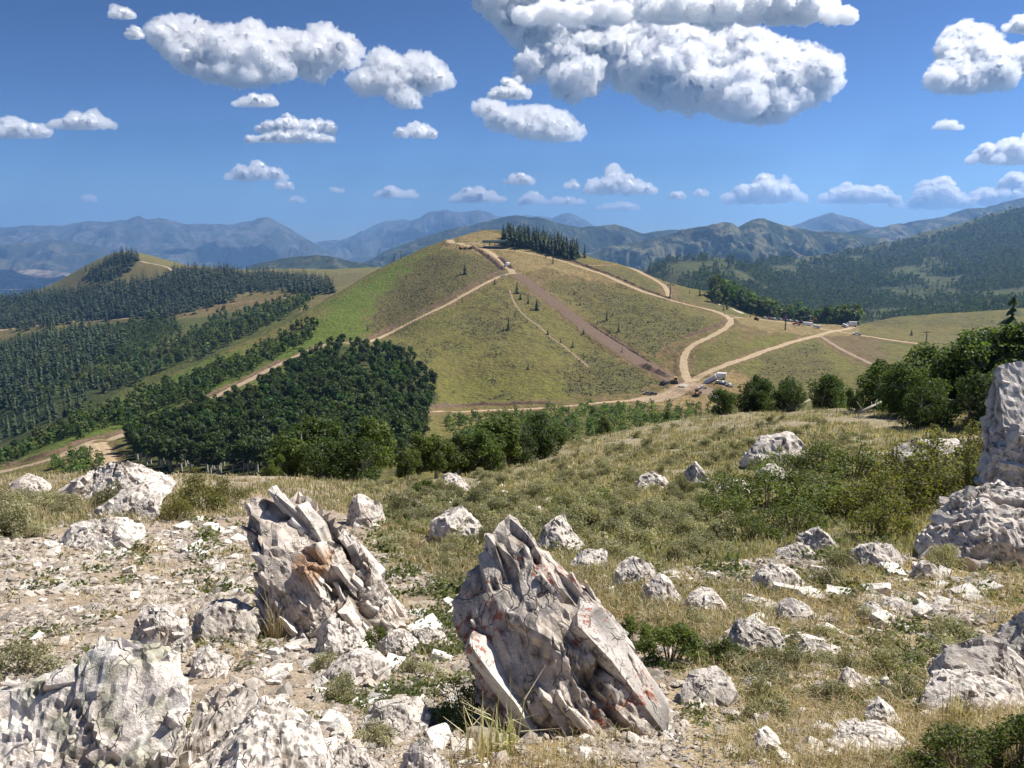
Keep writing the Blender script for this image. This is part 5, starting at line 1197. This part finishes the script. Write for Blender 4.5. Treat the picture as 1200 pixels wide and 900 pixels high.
bush(545, 850, 85, GB[2], 'dark leafy plant in the shade left of the central fin', None, 1.0); bush(590, 760, 50, GB[1], 'green plant growing out of the shaded side of the central fin', None, 1.2)
bush(235, 598, 80, YB[0], 'yellow green bush on the left crest', None, .9); bush(205, 608, 50, YB[1], 'small yellowish bush next to the left crest outcrop'); bush(268, 592, 50, YB[1], 'bushy plant on the crest behind the peach faced rock')
bush(30, 790, 110, SG[1], 'grey brown scrubby bush beside the lichen outcrop', None, .8); bush(385, 785, 55, SG[2], 'small sage plant left of the half hidden slab'); bush(440, 758, 40, BR[1], 'small green plant at the foot of the peach faced rock')
bush(505, 800, 60, SG[3], 'grey sage plant left of the central fin', None, .9); bush(900, 800, 80, SG[4], 'grey sage clump in the right straw', None, .8); bush(850, 775, 60, BR[2], 'green clump between the bright shrub and the straw', None, .7)
bush(497, 585, 38, BR[1], 'yellow flowering bush below the central trees', None, 1.0); bush(960, 780, 60, SG[0], 'silvery sage clump behind the bright wedge stone', None, .7)
bush(460, 640, 70, SG[2], 'bare twiggy grey shrub left of the low white dome', None, .6)

# --- grass
def grass(name, label, P, hgt, wid, nb, cols, seed, spread=.06, lean=.55):
    rg = np.random.default_rng(seed); m = len(P)*nb; B = np.repeat(P, nb, 0); k = np.repeat(np.arange(len(P)), nb)
    sc_ = np.repeat(rg.uniform(.5, 1.3, len(P)), nb)
    B = B + np.stack([rg.normal(size=m)*spread, rg.normal(size=m)*spread, np.zeros(m)], 1)
    yy = np.maximum(B[:, 1], .8); B[:, 2] = gz(B[:, 0], yy) - .01
    H = np.repeat(hgt, nb)*sc_*rg.uniform(.5, 1.2, m); W = np.repeat(wid, nb)*rg.uniform(.6, 1.3, m)
    an = rg.uniform(0, 6.28, m); d = np.stack([np.cos(an), np.sin(an), np.zeros(m)], 1); s_ = np.stack([-d[:, 1], d[:, 0], np.zeros(m)], 1); ln = np.abs(rg.normal(size=m))*lean
    up = np.array([0, 0, 1.0]); mid = B + up*(H*.55)[:, None] + d*(H*ln*.25)[:, None]; tip = B + up*(H*(1-.35*np.clip(ln, 0, 1.4)))[:, None] + d*(H*ln*.85)[:, None]
    w_ = W[:, None]*.5
    V = np.stack([B-s_*w_, B+s_*w_, mid+s_*w_*.8, mid-s_*w_*.8, tip+s_*w_*.15, tip-s_*w_*.15], 1).reshape(-1, 3)
    b_ = (np.arange(m)*6)[:, None]; Fq = np.concatenate([b_+np.array([0, 1, 2, 3]), b_+np.array([3, 2, 4, 5])])
    cl = np.array(cols); cc = cl[rg.integers(len(cl), size=len(P))][k]*rg.uniform(.7, 1.25, (m, 1))
    tag(put(name, np_mesh(name, V, Fq, m_grass, np.repeat(cc, 6, 0), smooth=False)), label, kind='stuff')
DRY = [(.52,.42,.26), (.62,.53,.36), (.46,.36,.21), (.42,.30,.17), (.34,.29,.15)]
OLIVE = [(.29,.26,.165), (.35,.31,.21), (.24,.23,.13), (.42,.36,.23), (.19,.205,.09)]
def patchy(P, seed, lo=-.1, sc_=.8):
    return P[fbm2(P[:, 0]*sc_+seed, P[:, 1]*sc_, 3) > lo + np.random.default_rng(seed).normal(size=len(P))*.12]
A = patchy(sample_fg([(520,900),(700,860),(800,800),(840,740),(980,670),(1380,640),(1400,905),(640,920)], 10500, 961), 1, -.12, .9)
grass('dry_grass', 'straw coloured dry grass on the right slope', A, np.clip(.05+.008*A[:, 1], .05, .16), np.clip(A[:, 1]*.0011, .0022, .01), 7, DRY, 1, .05, .9)
B_ = patchy(sample_fg([(430,600),(640,640),(720,690),(860,660),(1060,660),(860,760),(700,720),(560,700),(480,660)], 5000, 962), 2, -.1, .5)
grass('dry_grass', 'tufts of drying grass between the rocks', B_, np.clip(.07+.008*B_[:, 1], .06, .22), np.clip(B_[:, 1]*.0012, .0025, .014), 7, DRY[:4]+OLIVE[:3], 2, .07, .7)
C_ = patchy(sample_fg([(280,575),(300,562),(395,560),(425,560),(640,522),(760,494),(870,474),(1000,468),(1200,466),(1420,462),(1420,640),(1200,655),(1050,650),(850,655),(700,690),(600,640),(480,620)], 28000, 963), 3, -.25, .3)
grass('grass', 'olive grass covering the upper slope', C_, np.clip(.09+.004*C_[:, 1], .09, .26), np.clip(C_[:, 1]*.0010, .003, .03), 8, OLIVE+DRY[:2], 3, .13, .5)
D_ = patchy(sample_fg([(-180,560),(0,552),(90,545),(290,550),(296,604),(200,612),(60,618),(-180,660)], 5600, 964), 4, -.1, .5)
grass('grass', 'thin grass along the left crest', D_, np.full(len(D_), .16), np.clip(D_[:, 1]*.0011, .004, .03), 7, OLIVE+DRY[:3], 4, .1, .6)
E_ = patchy(sample_fg([(0,650),(300,600),(560,650),(560,900),(0,900)], 2600, 965), 5, .12, 1.1)
grass('dry_grass', 'sparse dry grass in the left gravel', E_, np.clip(.03+.008*E_[:, 1], .03, .11), np.clip(E_[:, 1]*.0011, .002, .01), 7, DRY, 5, .05, 1.0)
# low green plants between the stones
def forbs(name, label, P, size, cols, seed):
    rg = np.random.default_rng(seed); k = np.repeat(np.arange(len(P)), 22); m = len(k); sz = np.repeat(size, 22)
    c = P[k] + rg.normal(size=(m, 3))*np.array([1, 1, 0])*sz[:, None]*.8; c[:, 2] = gz(c[:, 0], np.maximum(c[:, 1], .8)) + np.abs(rg.normal(size=m))*sz*.55
    nn = rg.normal(size=(m, 3))*.7+np.array([0, 0, 1]); nn /= np.linalg.norm(nn, axis=1)[:, None]; t = np.cross(nn, rg.normal(size=(m, 3))); t /= np.linalg.norm(t, axis=1)[:, None]; b = np.cross(nn, t)
    s = (sz*rg.uniform(.18, .42, m))[:, None]; V = np.stack([c-t*s, c+b*s*.5, c+t*s, c-b*s*.5], 1).reshape(-1, 3); cl = np.array(cols); cc = cl[rg.integers(len(cl), size=len(P))][k]*rg.uniform(.7, 1.3, (m, 1))
    tag(put(name, np_mesh(name, V, np.arange(4*m).reshape(m, 4), m_leaf, np.repeat(cc, 4, 0), smooth=False)), label, kind='stuff')
FB = np.concatenate([patchy(sample_fg(pl, n_, 970+i), 20+i, lo_, 1.3) for i, (pl, n_, lo_) in enumerate([([(430,600),(640,640),(560,760),(540,860),(380,820),(440,700)], 900, .1), ([(700,690),(1000,650),(1200,660),(1200,900),(820,890),(780,760)], 1500, .15), ([(0,650),(300,600),(440,700),(400,880),(0,860)], 700, .25), ([(400,600),(640,540),(1000,500),(1050,650),(700,690)], 1800, .05)])])
forbs('ground_cover', 'low green plants between the stones', FB, np.clip(FB[:, 1]*.012, .03, .16), [(.10,.13,.04), (.14,.16,.06), (.19,.19,.08), (.08,.105,.035)], 75)
def tuft(px, py, n, h, label, cols, seed):
    p = fg.hit(px, py)[0]; rg = np.random.default_rng(seed); m = n; o0 = [bpy.data.objects[:]][0]
    P = p + np.stack([rg.normal(size=m)*.035, rg.normal(size=m)*.03, np.zeros(m)], 1)
    grass('grass_tuft', label, P, np.full(m, h), np.full(m, .006), 2, cols, seed, .01, .45)
    o = bpy.data.objects[bpy.data.objects.keys().index('grass_tuft')] if False else COL.objects[-1]; del o['kind']; o['category'] = 'grass tuft'
tuft(322, 752, 26, .34, 'tall dry grass tuft against the peach faced standing rock', DRY[:3], 71); tuft(590, 882, 34, .22, 'long pale grass tuft at the left foot of the central fin', [(.5,.45,.3), (.42,.42,.22)], 72)
tuft(1120, 850, 40, .16, 'bleached grass tuft among the chalky slabs at lower right', DRY[:2], 73); tuft(560, 895, 24, .18, 'bleached grass tuft at the bottom edge by the central fin', DRY[:2], 74)

# ------------------------------------------------------------------ trees along the crest
BUSHT = [aspen_mesh(480+i, 1.0, .85, 8500, .042, GREENS+[DARKG[2]], .10, 3, .95, 9, 42) for i in range(4)]
CRT = [aspen_mesh(490+i, 1.0, .60, 6000, .040, [GREENS[1], GREENS[2], (.13,.165,.045), (.16,.19,.06)], .34, 2, 1.0, 8, 34) for i in range(4)]
def crest_tree(px, top, M, label, group, wk=1.0, ycrest=None, sink=0):
    yc = ycrest; a, e = ae(px, top); x = a*yc; z0 = float(gz(x, yc)); h = e*yc - z0
    return tree_root('bushy_tree', label, 'tree', M, (x, yc, z0-.1), (h*wk, h*wk, h), random.uniform(0, 6.28), group)
for i, (x, top, y, wk) in enumerate([(845,452,50,.9),(872,440,52,.9),(895,437,55,.8),(930,441,50,1.0),(962,436,52,1.0),(990,441,56,.8),(1040,420,44,1.0),(1072,424,40,1.0),(1060,428,50,1.1),(1105,404,42,1.1),(1140,392,44,1.1),(1172,386,42,1.1),(1210,376,40,1.1),(1250,372,42,1.0),(1088,445,36,.9),(1150,430,36,1.0),(1195,425,38,1.0),(1010,452,46,.8)]):
    crest_tree(x, top, BUSHT[i % 4], 'bushy dark green tree in the row on the right crest', 'trees of the right crest', wk, y)
for i, (x, top, y, wk, st) in enumerate([(385,487,33,1,0),(430,482,33,1,1),(352,508,31,1,0),(408,512,30,1.1,0),(505,500,31,1,0),(535,505,32,1,0),(560,498,33,.9,0),(598,478,35,1.1,0),(575,508,33,1.1,0),(630,486,38,1.0,0),(655,497,41,.9,0),(470,522,29,1,0),(615,505,36,1.1,0),(325,530,30,.9,0)]):
    crest_tree(x, top, CRT[i % 4] if i % 3 else BUSHT[i % 4], 'pale stemmed leafy tree in the row below the central crest', 'trees of the central crest', wk*1.1, y)
crest_tree(709, 486, CRT[1], 'small round tree standing alone right of the central trees', None, 1.0, 53); crest_tree(781, 479, CRT[2], 'small dark tree standing alone on the crest nearest the road junction', None, .9, 53)
t = conifer((0,0,0), 1, 'dark conifer rising behind the trees at the right frame edge', None, 3, 1.6); a, e = ae(1190, 341); yk = 46.0; z0 = float(gz(a*yk, yk)); t.location = (a*yk, yk, z0); t.scale = ((e*yk-z0)*1.5,)*2+(e*yk-z0,)
for (x0, y0, x1, y1, lab) in ((1088,489,1136,470,'bleached fallen trunk under the right crest trees'), (925,482,968,470,'grey dead branch pile left of the fallen trunk'), (1005,487,1040,478,'short bleached log between the right crest trees')):
    p = fg.hit(x0, y0)[0]; q = fg.hit(x1, y1)[0]; q = q if abs(q[1]-p[1]) < 6 else p+np.array([1.6, .8, .35]); mb = MB(); mb.tube(p+[0, 0, .12], q+[0, 0, .25], .09, .05)
    for k in range(4):
        m_ = p+(q-p)*random.uniform(.2, .9)+[0, 0, .15]; mb.tube(m_, m_+np.array([random.uniform(-.5, .5), random.uniform(-.3, .3), random.uniform(.2, .5)]), .03, .01)
    tag(mb.build('fallen_log', m_bark, None, True), lab, 'log')
# ------------------------------------------------------------------ dark earth banks added to stand for the shaded cuts beside the tracks
m_soil = attr_mat('turned soil', 1, noise=((.8, .7, 1.25), (3, .85, 1.12)), bump=(.9, .5))
for pts, hb in (([(750,427),(760,432),(772,437),(787,443)], 2.6), ([(428,398),(447,388),(470,377),(495,365),(520,353),(545,339),(570,325),(588,316)], 1.7), ([(552,289),(562,294),(572,301),(582,309),(591,317)], 2.4),
                ([(585,301),(592,307),(601,316)], 2.4), ([(505,477),(530,475),(560,474),(600,474),(640,473),(655,472)], 1.6), ([(640,297),(665,304),(690,312),(715,321),(740,332),(765,343),(790,352)], 1.3),
                ([(798,396),(815,391),(835,385),(852,375)], 1.5), ([(690,378),(715,395),(740,411),(765,426)], 1.2), ([(0,549),(25,542),(55,534),(80,525),(100,517),(130,510),(150,503),(180,493),(212,479),(240,467),(270,452),(300,437),(330,422)], 1.6)):
    p = np.array(pts, float); h = md.hit(p[:, 0], p[:, 1], 130); L = smooth_line(h[~np.isnan(h[:, 0])], 1.5); n = len(L)
    if n < 4: continue
    T = np.gradient(L[:, :2], axis=0); T /= np.linalg.norm(T, axis=1)[:, None]+1e-9; Nn = np.stack([-T[:, 1], T[:, 0]], 1)
    u = np.linspace(-1, 1, 9); hv_ = hb*(1+.5*fbm2(L[:, 0]/5, L[:, 1]/5, 3))*np.minimum(1, np.minimum(np.arange(n), n-1-np.arange(n))/3+.1)
    P2 = L[:, None, :2]+Nn[:, None]*(u[None, :, None]*hb*1.5)
    z = md.z(P2[..., 0].ravel(), P2[..., 1].ravel()).reshape(n, 9) + (1-np.abs(u))[None]**1.1*hv_[:, None]*(1+.3*fbm2(P2[..., 0]/2, P2[..., 1]/2, 2)) - .15
    cc = np.tile(np.array((.15, .10, .068)), (n*9, 1))*(1+.3*fbm2(P2[..., 0].ravel()/4, P2[..., 1].ravel()/4, 2))[:, None]
    I = np.arange(n*9).reshape(n, 9); Q = np.stack([I[:-1, :-1].ravel(), I[:-1, 1:].ravel(), I[1:, 1:].ravel(), I[1:, :-1].ravel()], 1)
    tag(put('soil_bank', np_mesh('soil_bank', np.concatenate([P2, z[..., None]], 2).reshape(-1, 3), Q, m_soil, cc)), kind='structure')

# ------------------------------------------------------------------ ski lift towers, top station, machines
m_steel = simple('dark galvanised steel', (.06, .065, .07), .5, .3); m_green = simple('green roof sheet', (.045, .075, .065), .5); m_dk = simple('dark cladding', (.05, .05, .05), .7)
m_white = simple('white paint', (.78, .78, .76), .4); m_red = simple('red paint', (.32, .05, .03), .45); m_yel = simple('yellow paint', (.50, .33, .04), .45); m_orange = simple('orange machine paint', (.38, .13, .03), .45)
m_rub = simple('rubber', (.02, .02, .02), .9); m_win = simple('window glass', (.03, .04, .05), .12); m_greyp = simple('grey paint', (.28, .29, .30), .5)
def at(px, py, y0=300): return md.hit(px, py, y0)[0]
tw = None
def tower(px, py, h, label, rz=.4, y0=300):
    global tw
    p = at(px, py, y0)
    if tw is None:
        t = thing('lift_tower', label, 'lift tower', p, rz, 'ski lift towers', h/12)
        mb = MB(); mb.tube((0,0,-.6), (0,0,11.6), .55, .36, 12); mb.build('pole', m_steel, t, True)
        mb = MB(); mb.box((0,0,11.7), (5.6,.35,.4)); mb.box((0,0,12.3), (.3,.3,1.0)); mb.box((0,0,12.8), (2.6,.2,.2)); mb.build('crossarm', m_steel, t)
        for s in (-1, 1):
            mb = MB(); mb.box((s*2.6,0,11.5), (.3,3.6,.35))
            for k in range(6): mb.tube((s*2.6-.12, -1.5+k*.6, 11.3), (s*2.6+.12, -1.5+k*.6, 11.3), .26, n=10)
            mb.build('sheave_train', m_steel, t)
        mb = MB()
        for k in range(22): mb.box((0,-.62,.6+k*.5), (.5,.05,.05))
        mb.box((-.25,-.62,5.9), (.05,.05,11)); mb.box((.25,-.62,5.9), (.05,.05,11)); mb.build('ladder', m_steel, t); tw = t
    else: dup(tw, p, rz, h/12, label)
tower(785, 350, 13, 'tall lift tower standing on the bend of the right shoulder track', .3)
tower(648, 309, 13, 'lift tower in front of the summit spruce grove', .2); tower(920, 387, 12, 'lift tower beside the parking area at the road junction', .5)
tower(1085, 403, 10, 'lift tower at the right end of the meadow road', .3); tower(383, 342, 14, 'lift tower on the crest of the left ridge', .8); tower(332, 370, 12, 'lift tower half way down the green left ridge', .8)
tower(462, 306, 8, 'left one of the pair of small lift towers on the ridge below the summit', .8); tower(470, 303, 8, 'right one of the pair of small lift towers on the ridge below the summit', .8); tower(603, 294, 9, 'lift tower next to the top station building', .2)

p = at(581, 289); t = thing('lift_station', 'long green roofed lift station on the hill summit left of the spruces', 'lift station', p, .05)
pr = [(-3.2,4.2),(-3.3,5.2),(-2.4,6.6),(-1,7.2),(1,7.2),(2.4,6.6),(3.3,5.2),(3.2,4.2)]
MB().prism(pr, -15, 11).build('roof', m_green, t)
mb = MB()
for x in (-13, -7, -1, 5): 
    for y in (-2.4, 2.4): mb.tube((x, y, -1), (x, y, 4.3), .28)
mb.build('supports', m_dk, t)
mb = MB(); mb.box((14.2,0,3.4), (6,5.6,4.4), bev=.3); mb.box((14.2,0,5.9), (7,6.6,.5)); mb.build('control_cabin', m_dk, t)
mb = MB(); mb.box((14.2,-2.83,4), (4.4,.06,1.5)); mb.build('window', m_win, t)
mb = MB(); mb.box((-4,0,.2), (18,6,1.2)); mb.build('platform', m_greyp, t)

protos = {}
def pickup(name, mat):
    t = thing(name, '', 'pickup truck')
    mb = MB(); mb.prism([(-2.8,.45),(-2.8,1.05),(-.6,1.1),(.4,1.15),(1.3,1.15),(2.7,.95),(2.8,.5)], -.95, .95); mb.build('body', mat, t)
    mb = MB(); mb.prism([(-.7,1.1),(-.55,1.75),(.55,1.8),(1.35,1.12)], -.86, .86); mb.build('cab', mat, t)
    mb = MB(); mb.box((0,1.02,1.46), (1.5,.05,.5), Matrix.Rotation(-.9, 3, 'X')); mb.box((-.87,0,1.45), (.04,1.0,.42)); mb.box((.87,0,1.45), (.04,1.0,.42)); mb.build('window', m_win, t)
    mb = MB(); mb.box((0,-1.75,1.08), (1.6,1.9,.06)); mb.build('cargo_bed', m_dk, t)
    for x in (-.85, .85):
        for y in (-1.8, 1.75): mb = MB(); mb.tube((x-.13,y,.4), (x+.13,y,.4), .4, n=14); mb.build('wheel', m_rub, t)
    return t
def excavator(name, mat):
    t = thing(name, '', 'excavator')
    for x in (-1.25, 1.25): mb = MB(); mb.prism([(-2.1,.35),(-1.8,0),(1.8,0),(2.1,.35),(1.9,.85),(-1.9,.85)], x-.32, x+.32); mb.build('track', m_rub, t)
    mb = MB(); mb.box((0,0,.95), (1.6,1.6,.4)); mb.box((.1,-.8,1.65), (2.7,2.6,1.1), bev=.12); mb.build('body', mat, t)
    mb = MB(); mb.box((-.85,.85,2.0), (1.0,1.5,1.7), taper=.85, bev=.06); mb.build('cab', m_win, t)
    mb = MB(); mb.tube((.25,.4,1.7), (.25,2.4,4.3), .32, .26); mb.tube((.25,2.4,4.3), (.25,4.7,4.0), .28, .22); mb.build('boom', mat, t)
    mb = MB(); mb.tube((.25,4.5,4.1), (.25,5.6,1.5), .22, .17); mb.build('arm', mat, t)
    mb = MB(); mb.prism([(5.2,1.6),(5.9,1.5),(6.0,.9),(5.5,.55),(5.0,.9)], -.3, .8); mb.build('bucket', m_steel, t)
    return t
def dozer(name, mat):
    t = thing(name, '', 'bulldozer')
    for x in (-1.0, 1.0): mb = MB(); mb.prism([(-1.9,.35),(-1.5,0),(1.5,0),(1.9,.35),(1.5,.95),(-1.5,.95)], x-.28, x+.28); mb.build('track', m_rub, t)
    mb = MB(); mb.box((0,.7,1.2), (1.3,2.2,.9), bev=.08); mb.box((0,-.9,1.1), (1.5,1.4,.8)); mb.build('body', mat, t)
    mb = MB(); mb.box((0,-.5,2.15), (1.4,1.4,1.3), taper=.9); mb.build('cab', m_win, t); mb = MB(); mb.box((0,-.5,2.86), (1.6,1.6,.12)); mb.build('cab_roof', mat, t)
    mb = MB(); mb.prism([(2.2,.1),(2.5,.1),(2.35,.7),(2.5,1.3),(2.3,1.3),(2.15,.7)], -1.7, 1.7); mb.build('blade', m_steel, t)
    return t
def trailer(name, mat):
    t = thing(name, '', 'trailer')
    mb = MB(); mb.box((0,0,1.9), (2.5,8,2.6), bev=.08); mb.build('body', mat, t); mb = MB(); mb.box((0,4.6,.75), (.3,1.4,.15)); mb.tube((0,5.1,0), (0,5.1,.8), .08); mb.build('drawbar', m_steel, t)
    mb = MB(); mb.box((1.27,1,1.7), (.04,.9,1.9)); mb.build('door', m_greyp, t)
    for x in (-1.1, 1.1):
        for y in (-1.6, -.5): mb = MB(); mb.tube((x-.12,y,.42), (x+.12,y,.42), .42, n=12); mb.build('wheel', m_rub, t)
    return t
def boxtruck(name, mat):
    t = thing(name, '', 'truck')
    mb = MB(); mb.box((0,-1.2,2.2), (2.4,5.2,2.6), bev=.06); mb.build('cargo_box', mat, t); mb = MB(); mb.box((0,0,.8), (1.6,7.4,.3)); mb.build('chassis', m_dk, t)
    mb = MB(); mb.prism([(1.6,.7),(1.6,2.4),(2.7,2.4),(3.2,1.5),(3.8,1.3),(3.8,.7)], -1.1, 1.1); mb.build('cab', mat, t); mb = MB(); mb.box((0,2.98,1.95), (1.9,.05,.85), Matrix.Rotation(-.52, 3, 'X')); mb.build('windscreen', m_win, t)
    for x in (-.95, .95):
        for y in (-2.6, 2.6): mb = MB(); mb.tube((x-.17,y,.5), (x+.17,y,.5), .5, n=14); mb.build('wheel', m_rub, t)
    return t
KINDS = {'white_pickup': (pickup, 'pickup_truck', m_white), 'red_pickup': (pickup, 'pickup_truck', m_red), 'grey_pickup': (pickup, 'pickup_truck', m_greyp), 'dark_pickup': (pickup, 'pickup_truck', m_dk),
         'orange_exc': (excavator, 'excavator', m_orange), 'yellow_exc': (excavator, 'excavator', m_yel), 'dozer': (dozer, 'bulldozer', m_yel), 'brown_dozer': (dozer, 'bulldozer', m_orange), 'trailer': (trailer, 'trailer', m_white), 'truck': (boxtruck, 'box_truck', m_white)}
def machine(kind, px, py, rz, label, group=None, sc=1.0):
    p = at(px, py); dx = 1.5
    zx = (md.z(p[0]+dx, p[1])-md.z(p[0]-dx, p[1]))/(2*dx); zy = (md.z(p[0], p[1]+dx)-md.z(p[0], p[1]-dx))/(2*dx)
    up = Vector((-zx, -zy, 1)).normalized(); fw = Vector((-math.sin(rz), math.cos(rz), 0)); fw = (fw-up*fw.dot(up)).normalized(); rt = fw.cross(up)
    M = Matrix((rt, fw, up)).transposed()
    if kind not in protos: f_, nm, mat = KINDS[kind]; protos[kind] = t = f_(nm, mat); t['label'] = label; t.scale = (sc,)*3
    else:
        t = dup(protos[kind], p, 0, sc, label)
        if 'group' in t: del t['group']
    if group: t['group'] = group
    t.location = p + np.array([0, 0, .18]); t.rotation_euler = M.to_euler(); return t
machine('truck', 594, 312, 2.6, 'white truck driving down the cut below the hill summit'); machine('white_pickup', 589, 324, 2.2, 'small white pickup at the fork of tracks below the summit', None, .9)
machine('orange_exc', 540, 292, 1.2, 'leftmost digger on the bare summit bench'); machine('dozer', 545.5, 292, .4, 'bulldozer in the middle of the summit bench group'); machine('brown_dozer', 551, 292, 2, 'rightmost machine on the bare summit bench')
machine('dozer', 790, 449, 1.4, 'yellow bulldozer above the road junction in the dirt', None, 1.35); machine('dark_pickup', 778, 449.5, .6, 'dark pickup left of the yellow bulldozer'); machine('dark_pickup', 765, 463, 1.6, 'black pickup on the bottom road verge'); machine('grey_pickup', 759, 462, 1.5, 'grey pickup at the bend of the bottom road')
machine('brown_dozer', 818, 463, 2.4, 'dark bulldozer standing alone on the rutted dirt', None, 1.3); machine('white_pickup', 823, 456, 1.7, 'white pickup just above the lone dark bulldozer')
machine('truck', 843, 444, 1.2, 'white box truck in the lower equipment yard', None, 1.1); machine('trailer', 834, 448, 1.3, 'long white trailer in the lower equipment yard')
for i, (x, y) in enumerate([(843,449),(847,450),(851,451),(855,453)]): machine('white_pickup' if i % 2 else 'grey_pickup', x, y, .6, ['grey pickup under the box truck in the lower yard', 'white pickup next to the grey one in the lower yard', 'second grey pickup in the lower yard row', 'rightmost white pickup in the lower yard row'][i], 'vehicles parked in the lower yard')
machine('yellow_exc', 845, 461, 1.9, 'yellow excavator in the lower yard near the crest trees')
machine('orange_exc', 886, 375, 1.4, 'orange excavator at the left end of the upper parking row')
for i in range(11):
    k = ('white_pickup', 'red_pickup', 'grey_pickup', 'white_pickup', 'dark_pickup')[i % 5]; machine(k, 896+i*3.7, 373.5+i*.42, .5, {'white_pickup': 'white pickup in the long parking row by the upper junction', 'red_pickup': 'red pickup in the long parking row by the upper junction', 'grey_pickup': 'grey pickup in the long parking row by the upper junction', 'dark_pickup': 'dark pickup in the long parking row by the upper junction'}[k], 'vehicles of the long parking row', 1.05)
machine('red_pickup', 933, 381, 1.5, 'red pickup in front of the upper parking row', None, 1.3); machine('orange_exc', 950, 379, -1.2, 'orange excavator with raised boom at the upper junction', None, 1.2); machine('brown_dozer', 938, 379, 1.2, 'dark bulldozer behind the red pickup')
machine('trailer', 946, 382, 1.5, 'white trailer by the excavator at the upper junction'); machine('trailer', 957, 384.5, 1.45, 'pale trailer on the verge of the upper junction', None, .8)
machine('truck', 997, 383, 1.3, 'white box truck right of the upper junction', None, 1.35); machine('trailer', 990, 383.5, .3, 'white trailer parked against the box truck at the upper junction', None, .8); machine('white_pickup', 1004, 392.5, 1.5, 'white pickup driving on the meadow road', None, 1.3)
for (x, y, rz, lab, n) in ((839,466,1.3,'stack of white pipes in the lower yard',6), (800,453,1.1,'pile of timber beside the road junction',5)):
    p = at(x, y); mb = MB()
    for k in range(n):
        for r_ in range(2): o_ = (k-n/2)*.9+r_*.4; mb.tube((-4, o_, .3+r_*.5), (4, o_+.15, .3+r_*.5), .3)
    o = mb.build('pipe_stack' if 'pipes' in lab else 'timber_pile', m_white if 'pipes' in lab else m_bark); o.location = p; o.rotation_euler = (0, 0, rz); tag(o, lab, 'material stack')
